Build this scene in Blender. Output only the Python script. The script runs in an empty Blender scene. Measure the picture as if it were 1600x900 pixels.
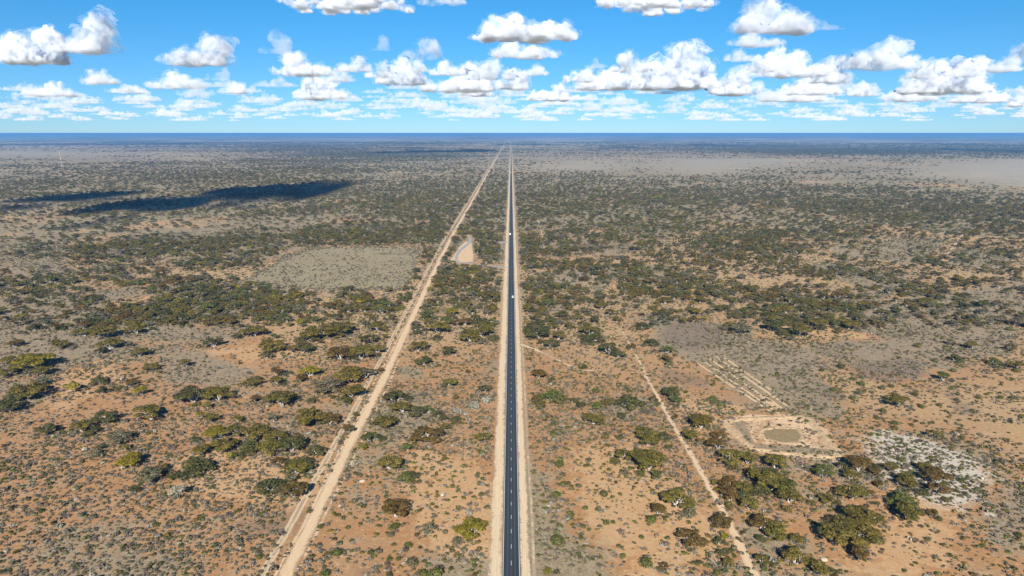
import bpy, math, random
import numpy as np
from mathutils import Vector, Matrix, Euler
R = math.radians
scene = bpy.context.scene
COL = scene.collection

# ------------------------------------------------------------------ camera
CAM_H, PITCH, YAW, FPX = 180.0, 12.79, -0.07, 1066.7
cam_d = bpy.data.cameras.new("camera")
cam_d.sensor_width = 36.0
cam_d.lens = 24.0
cam_d.clip_start = 1.0
cam_d.clip_end = 400000.0
cam = bpy.data.objects.new("camera", cam_d)
COL.objects.link(cam)
cam.location = (0, 0, CAM_H)
cam.rotation_euler = (R(90 - PITCH), 0, R(YAW))
scene.camera = cam

# ------------------------------------------------------------------ light
SUN_EL, SUN_AZ = 32.0, 2.3
sun_d = bpy.data.lights.new("sun", 'SUN')
sun_d.energy = 4.5
sun_d.angle = R(0.5)
sun_d.color = (1.0, 0.95, 0.87)
sun = bpy.data.objects.new("sun", sun_d)
COL.objects.link(sun)
sun.location = (0, -200, 400)
sun.rotation_euler = (R(90 - SUN_EL), 0, R(-SUN_AZ))
world = bpy.data.worlds.new("World")
scene.world = world
world.use_nodes = True
wn, wl = world.node_tree.nodes, world.node_tree.links
bg = wn["Background"]
sky = wn.new("ShaderNodeTexSky")
sky.sky_type = 'NISHITA'
sky.sun_disc = False
sky.sun_elevation = R(SUN_EL)
sky.sun_rotation = R(180 + SUN_AZ)
sky.altitude = 200
sky.air_density = 0.7
sky.dust_density = 0.0
sky.ozone_density = 4.0
# deepen the clear-air blue, more so towards the zenith (the photograph's azure)
tc = wn.new("ShaderNodeTexCoord")
sp = wn.new("ShaderNodeSeparateXYZ")
wl.new(tc.outputs["Generated"], sp.inputs[0])
mr = wn.new("ShaderNodeMapRange")
mr.inputs["From Min"].default_value, mr.inputs["From Max"].default_value = 0.0, 0.16
wl.new(sp.outputs[2], mr.inputs[0])
tint = wn.new("ShaderNodeMixRGB")
tint.inputs[1].default_value = (0.45, 0.64, 0.84, 1)
tint.inputs[2].default_value = (0.30, 0.86, 1.05, 1)
wl.new(mr.outputs[0], tint.inputs[0])
ml = wn.new("ShaderNodeMixRGB")
ml.blend_type = 'MULTIPLY'
ml.inputs[0].default_value = 1.0
wl.new(sky.outputs[0], ml.inputs[1])
wl.new(tint.outputs[0], ml.inputs[2])
wl.new(ml.outputs[0], bg.inputs[0])
bg.inputs[1].default_value = 0.051

vs = scene.view_settings
vs.view_transform = 'Standard'
vs.look = 'None'
vs.exposure = 1.18
vs.gamma = 1.0
vs.use_curve_mapping = False
scene.cycles.max_bounces = 16
scene.cycles.diffuse_bounces = 3
scene.cycles.glossy_bounces = 2
scene.cycles.transmission_bounces = 2
scene.cycles.volume_bounces = 14
scene.cycles.transparent_max_bounces = 16
scene.cycles.use_denoising = True
scene.cycles.volume_max_steps = 256

# ------------------------------------------------------------------ helpers
rng = np.random.default_rng(7)
pyr = random.Random(11)
CM = np.array(cam.rotation_euler.to_matrix())

def G(u, v, z=0.0):
    """ground point (world x, y) seen at photo pixel (u, v) on the plane at height z"""
    d = CM @ np.array([(u - 800) / FPX, -(v - 450) / FPX, -1.0])
    t = (z - CAM_H) / d[2]
    return np.array([d[0] * t, d[1] * t])

def project(x, y, z=0.0):
    p = np.stack([x, y, np.full_like(x, z) - CAM_H], -1) @ CM
    dep = -p[..., 2]
    dep = np.where(dep < 1, 1, dep)
    return 800 + FPX * p[..., 0] / dep, 450 - FPX * p[..., 1] / dep, dep

def ppm(u, v):
    """photo pixels per metre at the ground point under pixel (u, v)"""
    g = G(u, v)
    return FPX / project(np.array(g[0]), np.array(g[1]))[2]

def _hash(ix, iy, iz, seed):
    h = (ix * 374761393 + iy * 668265263 + iz * 2147483647 + seed * 1274126177) & 0xffffffff
    h = ((h ^ (h >> 13)) * 1274126177) & 0xffffffff
    return ((h ^ (h >> 16)) & 0xffff) / 65535.0

def vnoise(p, seed=0):
    p = np.asarray(p, float)
    i = np.floor(p).astype(np.int64)
    f = p - i
    f = f * f * (3 - 2 * f)
    out = 0
    for dx in (0, 1):
        for dy in (0, 1):
            if p.shape[-1] == 2:
                w = np.abs(1 - dx - f[..., 0]) * np.abs(1 - dy - f[..., 1])
                out = out + w * _hash(i[..., 0] + dx, i[..., 1] + dy, 0 * i[..., 0], seed)
            else:
                for dz in (0, 1):
                    w = np.abs(1 - dx - f[..., 0]) * np.abs(1 - dy - f[..., 1]) * np.abs(1 - dz - f[..., 2])
                    out = out + w * _hash(i[..., 0] + dx, i[..., 1] + dy, i[..., 2] + dz, seed)
    return out

def fbm(p, octaves=4, seed=0):
    s, a, t = 0, 1.0, 0
    p = np.asarray(p, float)
    for o in range(octaves):
        s = s + a * vnoise(p * 2.03 ** o + 17.3 * o, seed + o)
        t += a
        a *= 0.5
    return s / t

def sstep(a, b, x):
    t = np.clip((x - a) / (b - a), 0, 1)
    return t * t * (3 - 2 * t)

def poly_sd(px, py, poly):
    """signed distance to a polygon, positive inside"""
    inside = np.zeros(px.shape, bool)
    best = np.full(px.shape, 1e12)
    n = len(poly)
    for k in range(n):
        ax, ay = poly[k]
        bx, by = poly[(k + 1) % n]
        ex, ey = bx - ax, by - ay
        t = np.clip(((px - ax) * ex + (py - ay) * ey) / (ex * ex + ey * ey), 0, 1)
        best = np.minimum(best, (px - ax - t * ex) ** 2 + (py - ay - t * ey) ** 2)
        c = (ay > py) != (by > py)
        xi = ax + (py - ay) / (by - ay + 1e-12) * ex
        inside ^= c & (px < xi)
    d = np.sqrt(best)
    return np.where(inside, d, -d)

def line_d(px, py, pts):
    best = np.full(px.shape, 1e12)
    for (ax, ay), (bx, by) in zip(pts[:-1], pts[1:]):
        ex, ey = bx - ax, by - ay
        t = np.clip(((px - ax) * ex + (py - ay) * ey) / (ex * ex + ey * ey + 1e-9), 0, 1)
        best = np.minimum(best, (px - ax - t * ex) ** 2 + (py - ay - t * ey) ** 2)
    return np.sqrt(best)

def tag(o, label=None, cat=None, group=None, kind=None):
    if label: o["label"] = label
    if cat: o["category"] = cat
    if group: o["group"] = group
    if kind: o["kind"] = kind
    return o

def link(name, data, parent=None, loc=None):
    o = bpy.data.objects.new(name, data)
    COL.objects.link(o)
    if parent is not None: o.parent = parent
    if loc is not None: o.location = loc
    return o

def mesh_np(name, verts, faces, mats=(), mat_idx=None, smooth=False):
    """faces: (n,k) int array, all with k corners"""
    me = bpy.data.meshes.new(name)
    verts = np.asarray(verts, np.float32)
    faces = np.asarray(faces, np.int32)
    me.vertices.add(len(verts))
    me.vertices.foreach_set("co", verts.ravel())
    n, k = faces.shape if len(faces) else (0, 4)
    if n:
        me.loops.add(n * k)
        me.loops.foreach_set("vertex_index", faces.ravel())
        me.polygons.add(n)
        me.polygons.foreach_set("loop_start", np.arange(0, n * k, k, dtype=np.int32))
        if mat_idx is not None:
            me.polygons.foreach_set("material_index", np.asarray(mat_idx, np.int32))
        me.polygons.foreach_set("use_smooth", np.full(n, smooth, bool))
    for m in mats: me.materials.append(m)
    me.update(calc_edges=True)
    return me

def fattr(me, name, vals, dom='POINT', typ='FLOAT'):
    a = me.attributes.new(name, typ, dom)
    key = {"FLOAT": "value", "INT": "value", "FLOAT_COLOR": "color", "FLOAT_VECTOR": "vector"}[typ]
    a.data.foreach_set(key, np.asarray(vals, np.int32 if typ == 'INT' else np.float32).ravel())

class NT:
    """small node-tree writer"""
    def __init__(s, name):
        s.m = bpy.data.materials.new(name)
        s.m.use_nodes = True
        s.t = s.m.node_tree
        s.t.nodes.clear()
        s.out = s.t.nodes.new("ShaderNodeOutputMaterial")
    def n(s, typ, **kw):
        nd = s.t.nodes.new("ShaderNode" + typ)
        for k, v in kw.items(): setattr(nd, k, v)
        return nd
    def put(s, sock, v):
        if isinstance(v, bpy.types.NodeSocket): s.t.links.new(v, sock)
        elif v is not None:
            if isinstance(v, tuple) and len(v) == 3 and sock.type == 'RGBA': v = v + (1,)
            sock.default_value = v
    def math(s, op, a, b=None, c=None, clamp=False):
        nd = s.n("Math", operation=op, use_clamp=clamp)
        s.put(nd.inputs[0], a); s.put(nd.inputs[1], b)
        if c is not None: s.put(nd.inputs[2], c)
        return nd.outputs[0]
    def mix(s, f, a, b, blend='MIX'):
        nd = s.n("MixRGB", blend_type=blend)
        s.put(nd.inputs[0], f); s.put(nd.inputs[1], a); s.put(nd.inputs[2], b)
        return nd.outputs[0]
    def noise(s, vec, scale, detail=3, rough=0.55, dist=0.0):
        nd = s.n("TexNoise")
        s.put(nd.inputs["Vector"], vec)
        nd.inputs["Scale"].default_value = scale
        nd.inputs["Detail"].default_value = detail
        nd.inputs["Roughness"].default_value = rough
        nd.inputs["Distortion"].default_value = dist
        return nd.outputs["Fac"]
    def step(s, x, a, b):
        nd = s.n("MapRange", interpolation_type='SMOOTHSTEP')
        s.put(nd.inputs[0], x); s.put(nd.inputs[1], a); s.put(nd.inputs[2], b)
        return nd.outputs[0]
    def attr(s, name, typ='GEOMETRY'):
        return s.n("Attribute", attribute_name=name, attribute_type=typ)
    def pos(s):
        return s.n("NewGeometry").outputs["Position"]
    def scale(s, vec, xyz):
        nd = s.n("VectorMath", operation='MULTIPLY')
        s.put(nd.inputs[0], vec); nd.inputs[1].default_value = xyz
        return nd.outputs[0]
    def bsdf(s, col, rough=0.9, spec=0.2, **kw):
        nd = s.n("BsdfPrincipled")
        s.put(nd.inputs["Base Color"], col)
        s.put(nd.inputs["Roughness"], rough)
        nd.inputs["Specular IOR Level"].default_value = spec
        for k, v in kw.items(): s.put(nd.inputs[k], v)
        return nd.outputs[0]
    def done(s, shader, vol=None):
        if shader is not None: s.t.links.new(shader, s.out.inputs["Surface"])
        if vol is not None: s.t.links.new(vol, s.out.inputs["Volume"])
        return s.m

def plain(name, col, rough=0.6, spec=0.4, **kw):
    m = NT(name)
    nz = m.noise(m.n("TexCoord").outputs["Object"], 3.0, 3)
    c = m.mix(m.step(nz, 0.3, 0.7), tuple(x * 0.88 for x in col), tuple(min(1, x * 1.06) for x in col))
    return m.done(m.bsdf(c, rough, spec, **kw))

# ------------------------------------------------------------------ where the tracks run
def vline(ps):
    return [tuple(G(u, v)) for u, v in ps]
MAIN = [(-91, 120), (-93, 200), (-94, 255), (-95.5, 370), (-95.5, 480), (-98, 600), (-99.5, 720), (-103, 900), (-106, 1150), (-106, 2000),
        (-108, 4000), (-110, 9000), (-112, 20000)]
RTRACK = vline([(1215, 960), (1180, 900), (1146, 835), (1110, 770), (1072, 702), (1040, 645), (1011, 590), (985, 540), (960, 492), (931, 440),
                (905, 390), (886, 352), (868, 322), (848, 284), (832, 258), (818, 235)])
SIDE = vline([(806, 535), (822, 541), (850, 552), (880, 566), (905, 578), (950, 580)])
REST = vline([(792, 418), (775, 416.5), (752, 414.5), (730, 411.5), (717, 410), (712.5, 406), (713.5, 399), (719, 391), (727, 384.5), (734, 378.5), (735, 372.5), (731.5, 368)])
REST_IN = vline([(794, 377.5), (786, 378.5), (778, 381)])

# ------------------------------------------------------------------ tree cover read off the photograph (rows: photo y, columns: every 100 px)
COV_Y = [209, 213, 222, 230, 240, 250, 262, 275, 290, 305, 320, 340, 360, 380, 400, 420, 440, 460, 490, 520]
COV = np.array([[int(c) for c in r.split()] for r in """
8 8 8 8 7 7 6 6 6 7 7 7 7 7 7 7 7
7 7 7 6 6 6 5 5 5 5 6 6 6 6 6 6 6
8 8 8 7 7 6 5 5 4 5 6 5 5 5 6 6 6
3 3 4 4 6 6 5 4 3 4 5 6 7 7 7 7 7
1 1 2 2 3 5 6 5 3 3 3 4 5 6 7 6 6
3 3 3 2 4 5 5 4 3 2 2 1 1 2 3 2 1
3 4 5 5 6 6 4 3 2 1 2 1 2 3 2 1 0
5 6 6 7 7 6 4 3 4 3 3 2 3 2 2 1 0
4 5 5 6 5 5 5 4 4 5 5 5 6 5 5 3 1
6 6 6 6 7 7 6 5 4 4 5 6 6 6 6 6 5
4 4 5 4 5 6 6 5 4 4 4 4 5 6 7 7 7
3 3 4 5 5 5 6 6 4 4 4 4 5 6 7 7 7
3 4 5 6 6 6 7 6 4 5 5 6 6 6 6 7 7
3 4 6 6 6 7 7 5 4 5 5 6 5 2 2 3 4
1 3 6 6 6 0 0 5 4 4 5 6 5 2 1 3 2
1 2 5 4 2 0 0 5 4 5 5 5 6 5 5 2 2
2 3 5 5 1 0 1 5 3 4 5 6 6 3 3 3 1
3 4 4 5 5 5 3 5 3 2 6 6 6 4 2 3 3
4 5 5 5 6 6 5 5 3 4 5 5 5 4 3 2 2
5 5 5 4 5 5 5 4 2 3 4 1 2 3 3 3 3""".strip().split("\n")], float) / 10

def cover_at(x, y):
    u, v, dep = project(x, y)
    u = np.clip(u, 0, 1599.9) / 100.0
    j = np.clip(np.floor(u).astype(int), 0, 15)
    fu = u - j
    vi = np.interp(v, COV_Y, np.arange(len(COV_Y)))
    i = np.clip(np.floor(vi).astype(int), 0, len(COV_Y) - 2)
    fv = vi - i
    c = (COV[i, j] * (1 - fu) + COV[i, j + 1] * fu) * (1 - fv) + (COV[i + 1, j] * (1 - fu) + COV[i + 1, j + 1] * fu) * fv
    return np.where(y < 20, 0.25, c)

def region(pts):
    return [tuple(G(u, v)) for u, v in pts]
CLEARING = region([(378, 440), (415, 420), (448, 402), (490, 388), (560, 386), (657, 387), (648, 418), (630, 452), (560, 452), (470, 451)])
DAM_OUT = region([(1122, 656), (1160, 650), (1215, 648), (1262, 650), (1300, 680), (1322, 722), (1250, 716), (1190, 712), (1155, 690), (1130, 680)])
DAM_PAN = region([(1195, 673), (1215, 670), (1243, 671), (1251, 680), (1246, 690), (1222, 690), (1198, 684)])
DAM_SCRUB_1 = region([(1146, 656), (1158, 655), (1168, 672), (1178, 694), (1160, 695), (1152, 680)])
DAM_SCRUB_2 = region([(1178, 694), (1240, 697), (1300, 704), (1300, 709), (1240, 706), (1172, 700)])
LIME = region([(1340, 676), (1380, 672), (1425, 680), (1480, 700), (1530, 722), (1560, 752), (1525, 778), (1500, 796), (1455, 792), (1425, 775), (1395, 755), (1355, 715)])
LIME_2 = region([(1536, 801), (1548, 800), (1558, 806), (1550, 808), (1540, 806)])
BURNT = [region(p) for p in (
    [(360, 812), (420, 806), (455, 812), (450, 832), (405, 835), (365, 826)],
    [(540, 838), (560, 835), (562, 853), (540, 856)],
    [(1036, 506), (1095, 504), (1125, 530), (1090, 548), (1060, 545), (1035, 530)],
    [(1330, 575), (1420, 562), (1450, 585), (1400, 598), (1335, 590)],
    [(1450, 610), (1500, 600), (1545, 650), (1490, 650)],
    [(1030, 575), (1075, 580), (1110, 595), (1100, 606), (1040, 598)],
    [(550, 888), (585, 886), (580, 905), (550, 905)],
    [(880, 655), (905, 662), (895, 685), (868, 680)],
    [(1290, 600), (1330, 612), (1320, 630), (1285, 622)])]
GREY = [region(p) for p in (
    [(0, 395), (110, 400), (140, 435), (60, 450), (0, 450)],
    [(1290, 380), (1450, 378), (1600, 395), (1600, 425), (1420, 412), (1290, 400)],
    [(1330, 470), (1600, 440), (1600, 560), (1330, 570), (1280, 520)],
    [(1000, 480), (1280, 545), (1330, 660), (1180, 640), (1080, 570), (1010, 545)],
    [(225, 560), (330, 540), (420, 580), (350, 610), (250, 600)],
    [(830, 470), (900, 465), (905, 490), (830, 492)],
    [(820, 430), (880, 425), (900, 450), (820, 455)],
    [(600, 560), (680, 570), (690, 600), (610, 600)],
    [(845, 640), (905, 640), (910, 690), (840, 700)],
    [(740, 610), (775, 612), (772, 650), (730, 650)],
    [(1490, 790), (1600, 800), (1600, 900), (1530, 880), (1500, 830)])]
SANDY = [region(p) for p in (
    [(300, 700), (520, 715), (500, 770), (380, 790), (260, 770)],
    [(640, 700), (770, 720), (770, 860), (640, 830)],
    [(880, 690), (1010, 690), (1120, 860), (1000, 900), (890, 790)],
    [(1400, 770), (1480, 790), (1520, 850), (1450, 900), (1330, 890), (1380, 830)],
    [(80, 590), (160, 560), (190, 600), (90, 650)],
    [(340, 545), (520, 530), (540, 560), (380, 570)],
    [(170, 470), (240, 462), (235, 490), (180, 492)],
    [(380, 440), (440, 412), (430, 405), (360, 440)],
    [(960, 440), (1010, 455), (1010, 470), (950, 460)],
    [(1000, 400), (1040, 396), (1045, 405), (1005, 406)],
    [(1110, 393), (1155, 392), (1155, 400), (1115, 400)],
    [(1180, 495), (1330, 520), (1360, 530), (1200, 525)],
    [(1060, 610), (1140, 640), (1110, 690), (1060, 680)],
    [(590, 455), (655, 440), (640, 480), (600, 470)],
    [(1460, 395), (1500, 370), (1508, 374), (1475, 408)],
    [(545, 395), (575, 394), (580, 402), (548, 402)],
    [(555, 452), (620, 447), (622, 456), (560, 458)])]
FURROWS = [[(1094, 560), (1240, 662)], [(1103, 556), (1228, 645)], [(1112, 553), (1250, 648)], [(1122, 552), (1216, 617)], [(1082, 562), (1218, 652)],
           [(1180, 614), (1222, 645)], [(1187, 613), (1234, 646)]]

# ------------------------------------------------------------------ the ground: one sheet out to the horizon
RMAX = 120000.0
def build_ground():
    rr = [0.0, 60.0, 110.0]
    r = 150.0
    while r < RMAX:
        rr.append(r)
        r *= 1.0052 if r < 2600 else (1.009 if r < 9000 else 1.02)
    rr.append(RMAX)
    rr = np.array(rr)
    fine = np.linspace(-0.76, 0.76, 560)
    coarse = np.linspace(0.76, 2 * math.pi - 0.76, 90)[1:-1]
    th = np.concatenate([fine, coarse])
    nr, nt = len(rr), len(th)
    x = rr[:, None] * np.sin(th)[None]
    y = rr[:, None] * np.cos(th)[None]
    V = np.stack([x, y, np.zeros_like(x)], -1).reshape(-1, 3)
    i = np.arange(nr - 1)[:, None] * nt
    j = np.arange(nt)[None]
    j2 = (j + 1) % nt
    F = np.stack([i + j, i + j2, i + nt + j2, i + nt + j], -1).reshape(-1, 4)[:, ::-1]
    F = F.reshape(nr - 1, nt, 4)[1:].reshape(-1, 4)
    X, Y = V[:, 0], V[:, 1]
    D = np.hypot(X, Y)
    P = V[:, :2]
    n400 = fbm(P / 400, 4, 3); n90 = fbm(P / 90, 4, 9); n25 = fbm(P / 25, 3, 21); nbig = fbm(P / 3000, 4, 40)
    u, v, dep = project(X, Y)
    front = Y > 60
    wob = (n25 - 0.5) * 9 + (n90 - .5) * 14
    def m(poly, soft=4.0, wb=1.0):
        s = poly_sd(X, Y, poly) + wob * wb
        return np.where(front, sstep(-soft, soft, s), 0)
    red = np.clip(0.5 + (n400 - 0.5) * 1.6 + (n90 - .5) * 1.0 + np.where((u < 620), 0.34, 0) * sstep(450, 700, v), 0, 1)
    cover = 0.275 + (n90 - 0.5) * 1.3 + (n400 - .5) * 0.7 + 0.30 * sstep(350, 900, D) + 0.30 * sstep(900, 2600, D)
    cov_tree = cover_at(X, Y)
    cover = cover + 0.25 * (cov_tree - 0.35) * sstep(700, 1500, D)
    olive = np.maximum(np.clip((n400 - .45) * 2, 0, 1) * .4, .65 * sstep(600, 1800, D))
    for g in GREY:
        k = m(g, 18, 1.6); cover = np.maximum(cover, k * 0.72)
    sand = np.zeros_like(X)
    for g in SANDY:
        sand = np.maximum(sand, m(g, 16, 2.0))
    cover = cover * (1 - 0.5 * sand)
    k = m(CLEARING, 6, .5)
    cover = cover * (1 - k) + 0.97 * k
    olive = np.maximum(olive, k)
    rim = np.clip(m(CLEARING, 14, .5) * 0 + sstep(-16, -4, poly_sd(X, Y, CLEARING)) - k, 0, 1) * front
    sand = np.maximum(sand, rim * .8)
    bright = m(DAM_OUT, 3.5, .5)
    bright = np.where(bright > 0, bright * (0.62 + 0.38 * sstep(.38, .6, n25)), 0)
    for s_ in (DAM_SCRUB_1, DAM_SCRUB_2):
        k = m(s_, 1.5, .15); bright = bright * (1 - k); cover = np.maximum(cover, .9 * k)
    pan = m(DAM_PAN, 1.2, .15)
    bright = bright * (1 - pan)
    lime = np.maximum(m(LIME, 15, 1.2), m(LIME_2, 1, .1))
    lime = np.maximum(lime, 0.75 * np.where(front, sstep(1.5, .2, line_d(X, Y, vline([(905, 690), (940, 691), (985, 694), (1003, 697)])) + (n25 - .5) * 2), 0))
    lime = np.maximum(lime, 0.6 * np.where(front, sstep(3, .5, line_d(X, Y, vline([(1225, 728), (1262, 737), (1290, 752)])) + (n25 - .5) * 4), 0))
    dark = np.zeros_like(X)
    for g in BURNT: dark = np.maximum(dark, m(g, 14, 1.8))
    # far woods: dark leafy ground where single trees are far below a pixel
    wn_ = (fbm(P / np.array([1500, 700]), 4, 77) - .5)
    wfar = sstep(8000, 14000, D)
    wood = np.clip(((cov_tree - .28) * 1.9 + wn_ * 1.2) * (1 - wfar) + wfar * (.34 + wn_ * 3.4 + (cov_tree - .6) * 1.6), 0, 1) * sstep(3000, 5500, D)
    sand = np.where((D > 2500) & front, np.clip((fbm(P / np.array([900, 500]), 3, 55) - .62) * 3, 0, .7), sand)
    # pale clay plain on the right and on the left before the far woods
    plain_m = np.where(front & (D > 1500), np.clip(np.maximum(1.2 - cov_tree * 4.5, wfar * (1 - wood * 1.6)), 0, 1), 0)
    me = mesh_np("ground", V, F, [ground_mat()])
    fattr(me, "mask_a", np.stack([red, np.clip(cover, 0, 1), lime, bright], -1), typ='FLOAT_COLOR')
    fattr(me, "mask_b", np.stack([dark, olive, wood, pan], -1), typ='FLOAT_COLOR')
    fattr(me, "mask_c", np.stack([sand, plain_m, 0 * sand, 0 * sand], -1), typ='FLOAT_COLOR')
    o = link("ground", me)
    tag(o, kind="structure")

def ground_mat():
    m = NT("red_sand_and_scrub")
    p = m.pos()
    a, b, c = m.attr("mask_a"), m.attr("mask_b"), m.attr("mask_c")
    sa, sb, sc = m.n("SeparateColor"), m.n("SeparateColor"), m.n("SeparateColor")
    for s, t in ((sa, a), (sb, b), (sc, c)): m.put(s.inputs[0], t.outputs["Color"])
    red, cover, lime, bright = sa.outputs[0], sa.outputs[1], sa.outputs[2], a.outputs["Alpha"]
    dark, olive, wood, pan = sb.outputs[0], sb.outputs[1], sb.outputs[2], b.outputs["Alpha"]
    sand, clay = sc.outputs[0], sc.outputs[1]
    n1 = m.noise(p, 0.9, 4, .65)
    n2 = m.noise(p, 0.22, 4, .6)
    n3 = m.noise(p, 0.05, 4, .6)
    n4 = m.noise(p, 0.012, 4, .6)
    # bare soil
    soil = m.mix(m.step(red, .2, .8), (.412, .274, .138), (.364, .192, .081))
    soil = m.mix(m.step(n3, .35, .7), soil, m.mix(0.5, soil, (.36, .25, .155)))
    soil = m.mix(m.math('MULTIPLY', m.step(n1, .25, .6), .45), m.mix(1.0, soil, (.72, .70, .68), 'MULTIPLY'), soil)
    soil = m.mix(m.math('MULTIPLY', m.step(m.math('ADD', sand, m.math('MULTIPLY', m.math('SUBTRACT', m.math('ADD', n2, n3), 1.0), 2.4)), .3, .85), .5), soil, (.46, .295, .15))
    nm = m.noise(p, .38, 5, .72)
    soil = m.mix(m.math('MULTIPLY', m.step(nm, .53, .64), .4), soil, (.50, .365, .225))
    soil = m.mix(m.math('MULTIPLY', m.step(nm, .46, .36), .42), soil, (.245, .150, .085))
    # dry litter, grasses and saltbush cover, breaking up the soil at several sizes
    t = m.math('ADD', m.math('MULTIPLY', n1, .50), m.math('ADD', m.math('MULTIPLY', n2, .55), m.math('MULTIPLY', n3, .35)))
    t = m.math('ADD', m.math('SUBTRACT', cover, 1.26), t)
    cov = m.step(t, -.06, .11)
    grey = m.mix(m.step(n2, .35, .65), (.190, .165, .115), (.29, .24, .165))
    grey = m.mix(m.math('MULTIPLY', olive, .7), grey, m.mix(n2, (.23, .215, .125), (.30, .275, .165)))
    grey = m.mix(m.step(n1, .3, .62), m.mix(1.0, grey, (.55, .56, .55), 'MULTIPLY'), grey)
    tuft = m.step(m.math('ADD', m.noise(p, .42, 3, .6), m.math('MULTIPLY', m.math('SUBTRACT', n3, .5), .35)), .56, .64)
    grey = m.mix(m.math('MULTIPLY', tuft, .55), grey, (.085, .085, .052))
    col = m.mix(m.math('MULTIPLY', cov, .78), soil, grey)
    clayc = m.mix(m.step(n4, .35, .65), (.30, .27, .215), (.37, .33, .26))
    col = m.mix(m.math('MULTIPLY', clay, m.math('MULTIPLY', m.step(n3, .2, .6), .75)), col, clayc)
    def rag(mask, k=.9, lo=.38, hi=.62):
        return m.step(m.math('ADD', mask, m.math('MULTIPLY', m.math('SUBTRACT', m.math('ADD', m.math('MULTIPLY', n1, .55), m.math('MULTIPLY', n2, .45)), .5), k)), lo, hi)
    col = m.mix(m.math('MULTIPLY', rag(dark, 2.4, .35, .85), .5), col, (.13, .098, .082))
    col = m.mix(m.math('MULTIPLY', rag(bright, 3.2, .42, .85), .8), col, m.mix(n2, (.50, .335, .20), (.60, .43, .27)))
    col = m.mix(m.math('MULTIPLY', rag(lime, 2.5, .46, .9), .8), col, m.mix(nm, (.30, .265, .21), (.56, .52, .44)))
    col = m.mix(m.math('MULTIPLY', rag(pan, 1.3), .9), col, m.mix(m.step(nm, .4, .6), (.175, .135, .065), (.22, .17, .085)))
    # far woods
    wv = m.noise(m.scale(p, (1, .6, 1)), .018, 5, .7)
    wd = m.step(m.math('ADD', m.math('SUBTRACT', wood, .5), m.math('MULTIPLY', m.math('SUBTRACT', wv, .5), 1.3)), -.2, .15)
    col = m.mix(m.math('MULTIPLY', wd, .85), col, (.075, .075, .050))
    bump = m.n("Bump"); bump.inputs["Distance"].default_value = .35; bump.inputs["Strength"].default_value = .6
    m.put(bump.inputs["Height"], n1)
    return m.done(m.bsdf(col, .95, .1, Normal=bump.outputs[0]))

build_ground()

# ------------------------------------------------------------------ strips: highway, shoulders, tracks
def ragged_mat(name, c1, c2, raggedness=.55, thin=0.0, ruts=None, long_scale=.02):
    """loose sand: colour streaks along the track, edge eaten away by noise"""
    m = NT(name)
    p = m.pos()
    at = m.attr("edge").outputs["Fac"]
    lat = m.attr("lat").outputs["Fac"]
    n1 = m.noise(p, .8, 4, .65); n2 = m.noise(p, .16, 4, .6); n3 = m.noise(p, long_scale, 3)
    cv = m.n("CombineXYZ"); m.put(cv.inputs[0], m.math('MULTIPLY', lat, 1.6)); 
    sx = m.n("SeparateXYZ"); m.put(sx.inputs[0], p); m.put(cv.inputs[1], m.math('MULTIPLY', sx.outputs[1], .02))
    st = m.noise(cv.outputs[0], 1.5, 3, .6)
    col = m.mix(m.step(st, .3, .7), c1, c2)
    col = m.mix(m.math('MULTIPLY', m.step(n1, .35, .7), .3), col, tuple(x * .78 for x in c1))
    col = m.mix(m.math('MULTIPLY', m.step(n2, .5, .75), .35), col, (.40, .25, .14))
    if ruts:
        # vegetation strip between the wheel ruts
        al = m.math('ABSOLUTE', lat)
        k = m.math('MULTIPLY', m.step(al, ruts * .62, ruts * .38), m.step(m.math('ADD', n1, n2), .75, 1.05))
        col = m.mix(m.math('MULTIPLY', k, .8), col, (.22, .175, .115))
    e = m.math('ADD', m.math('SUBTRACT', at, .5 + thin), m.math('MULTIPLY', m.math('SUBTRACT', m.math('ADD', m.math('MULTIPLY', n1, .4), m.math('ADD', m.math('MULTIPLY', n2, .4), m.math('MULTIPLY', n3, .2))), .5), raggedness * 2.4))
    alpha = m.step(e, -.25, .22)
    tr = m.n("BsdfTransparent"); ms = m.n("MixShader")
    m.put(ms.inputs[0], alpha); m.put(ms.inputs[1], tr.outputs[0]); m.put(ms.inputs[2], m.bsdf(col, .95, .1))
    return m.done(ms.outputs[0])

def resample(pts, f=.03, lo=6.0, hi=400.0):
    out = [np.array(pts[0], float)]
    for a, b in zip(pts[:-1], pts[1:]):
        a, b = np.array(a, float), np.array(b, float)
        L = np.linalg.norm(b - a); s = 0
        while True:
            s += min(max(np.hypot(*out[-1]) * f, lo), hi)
            if s >= L: break
            out.append(a + (b - a) * s / L)
        out.append(b)
    return np.array(out)

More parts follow.
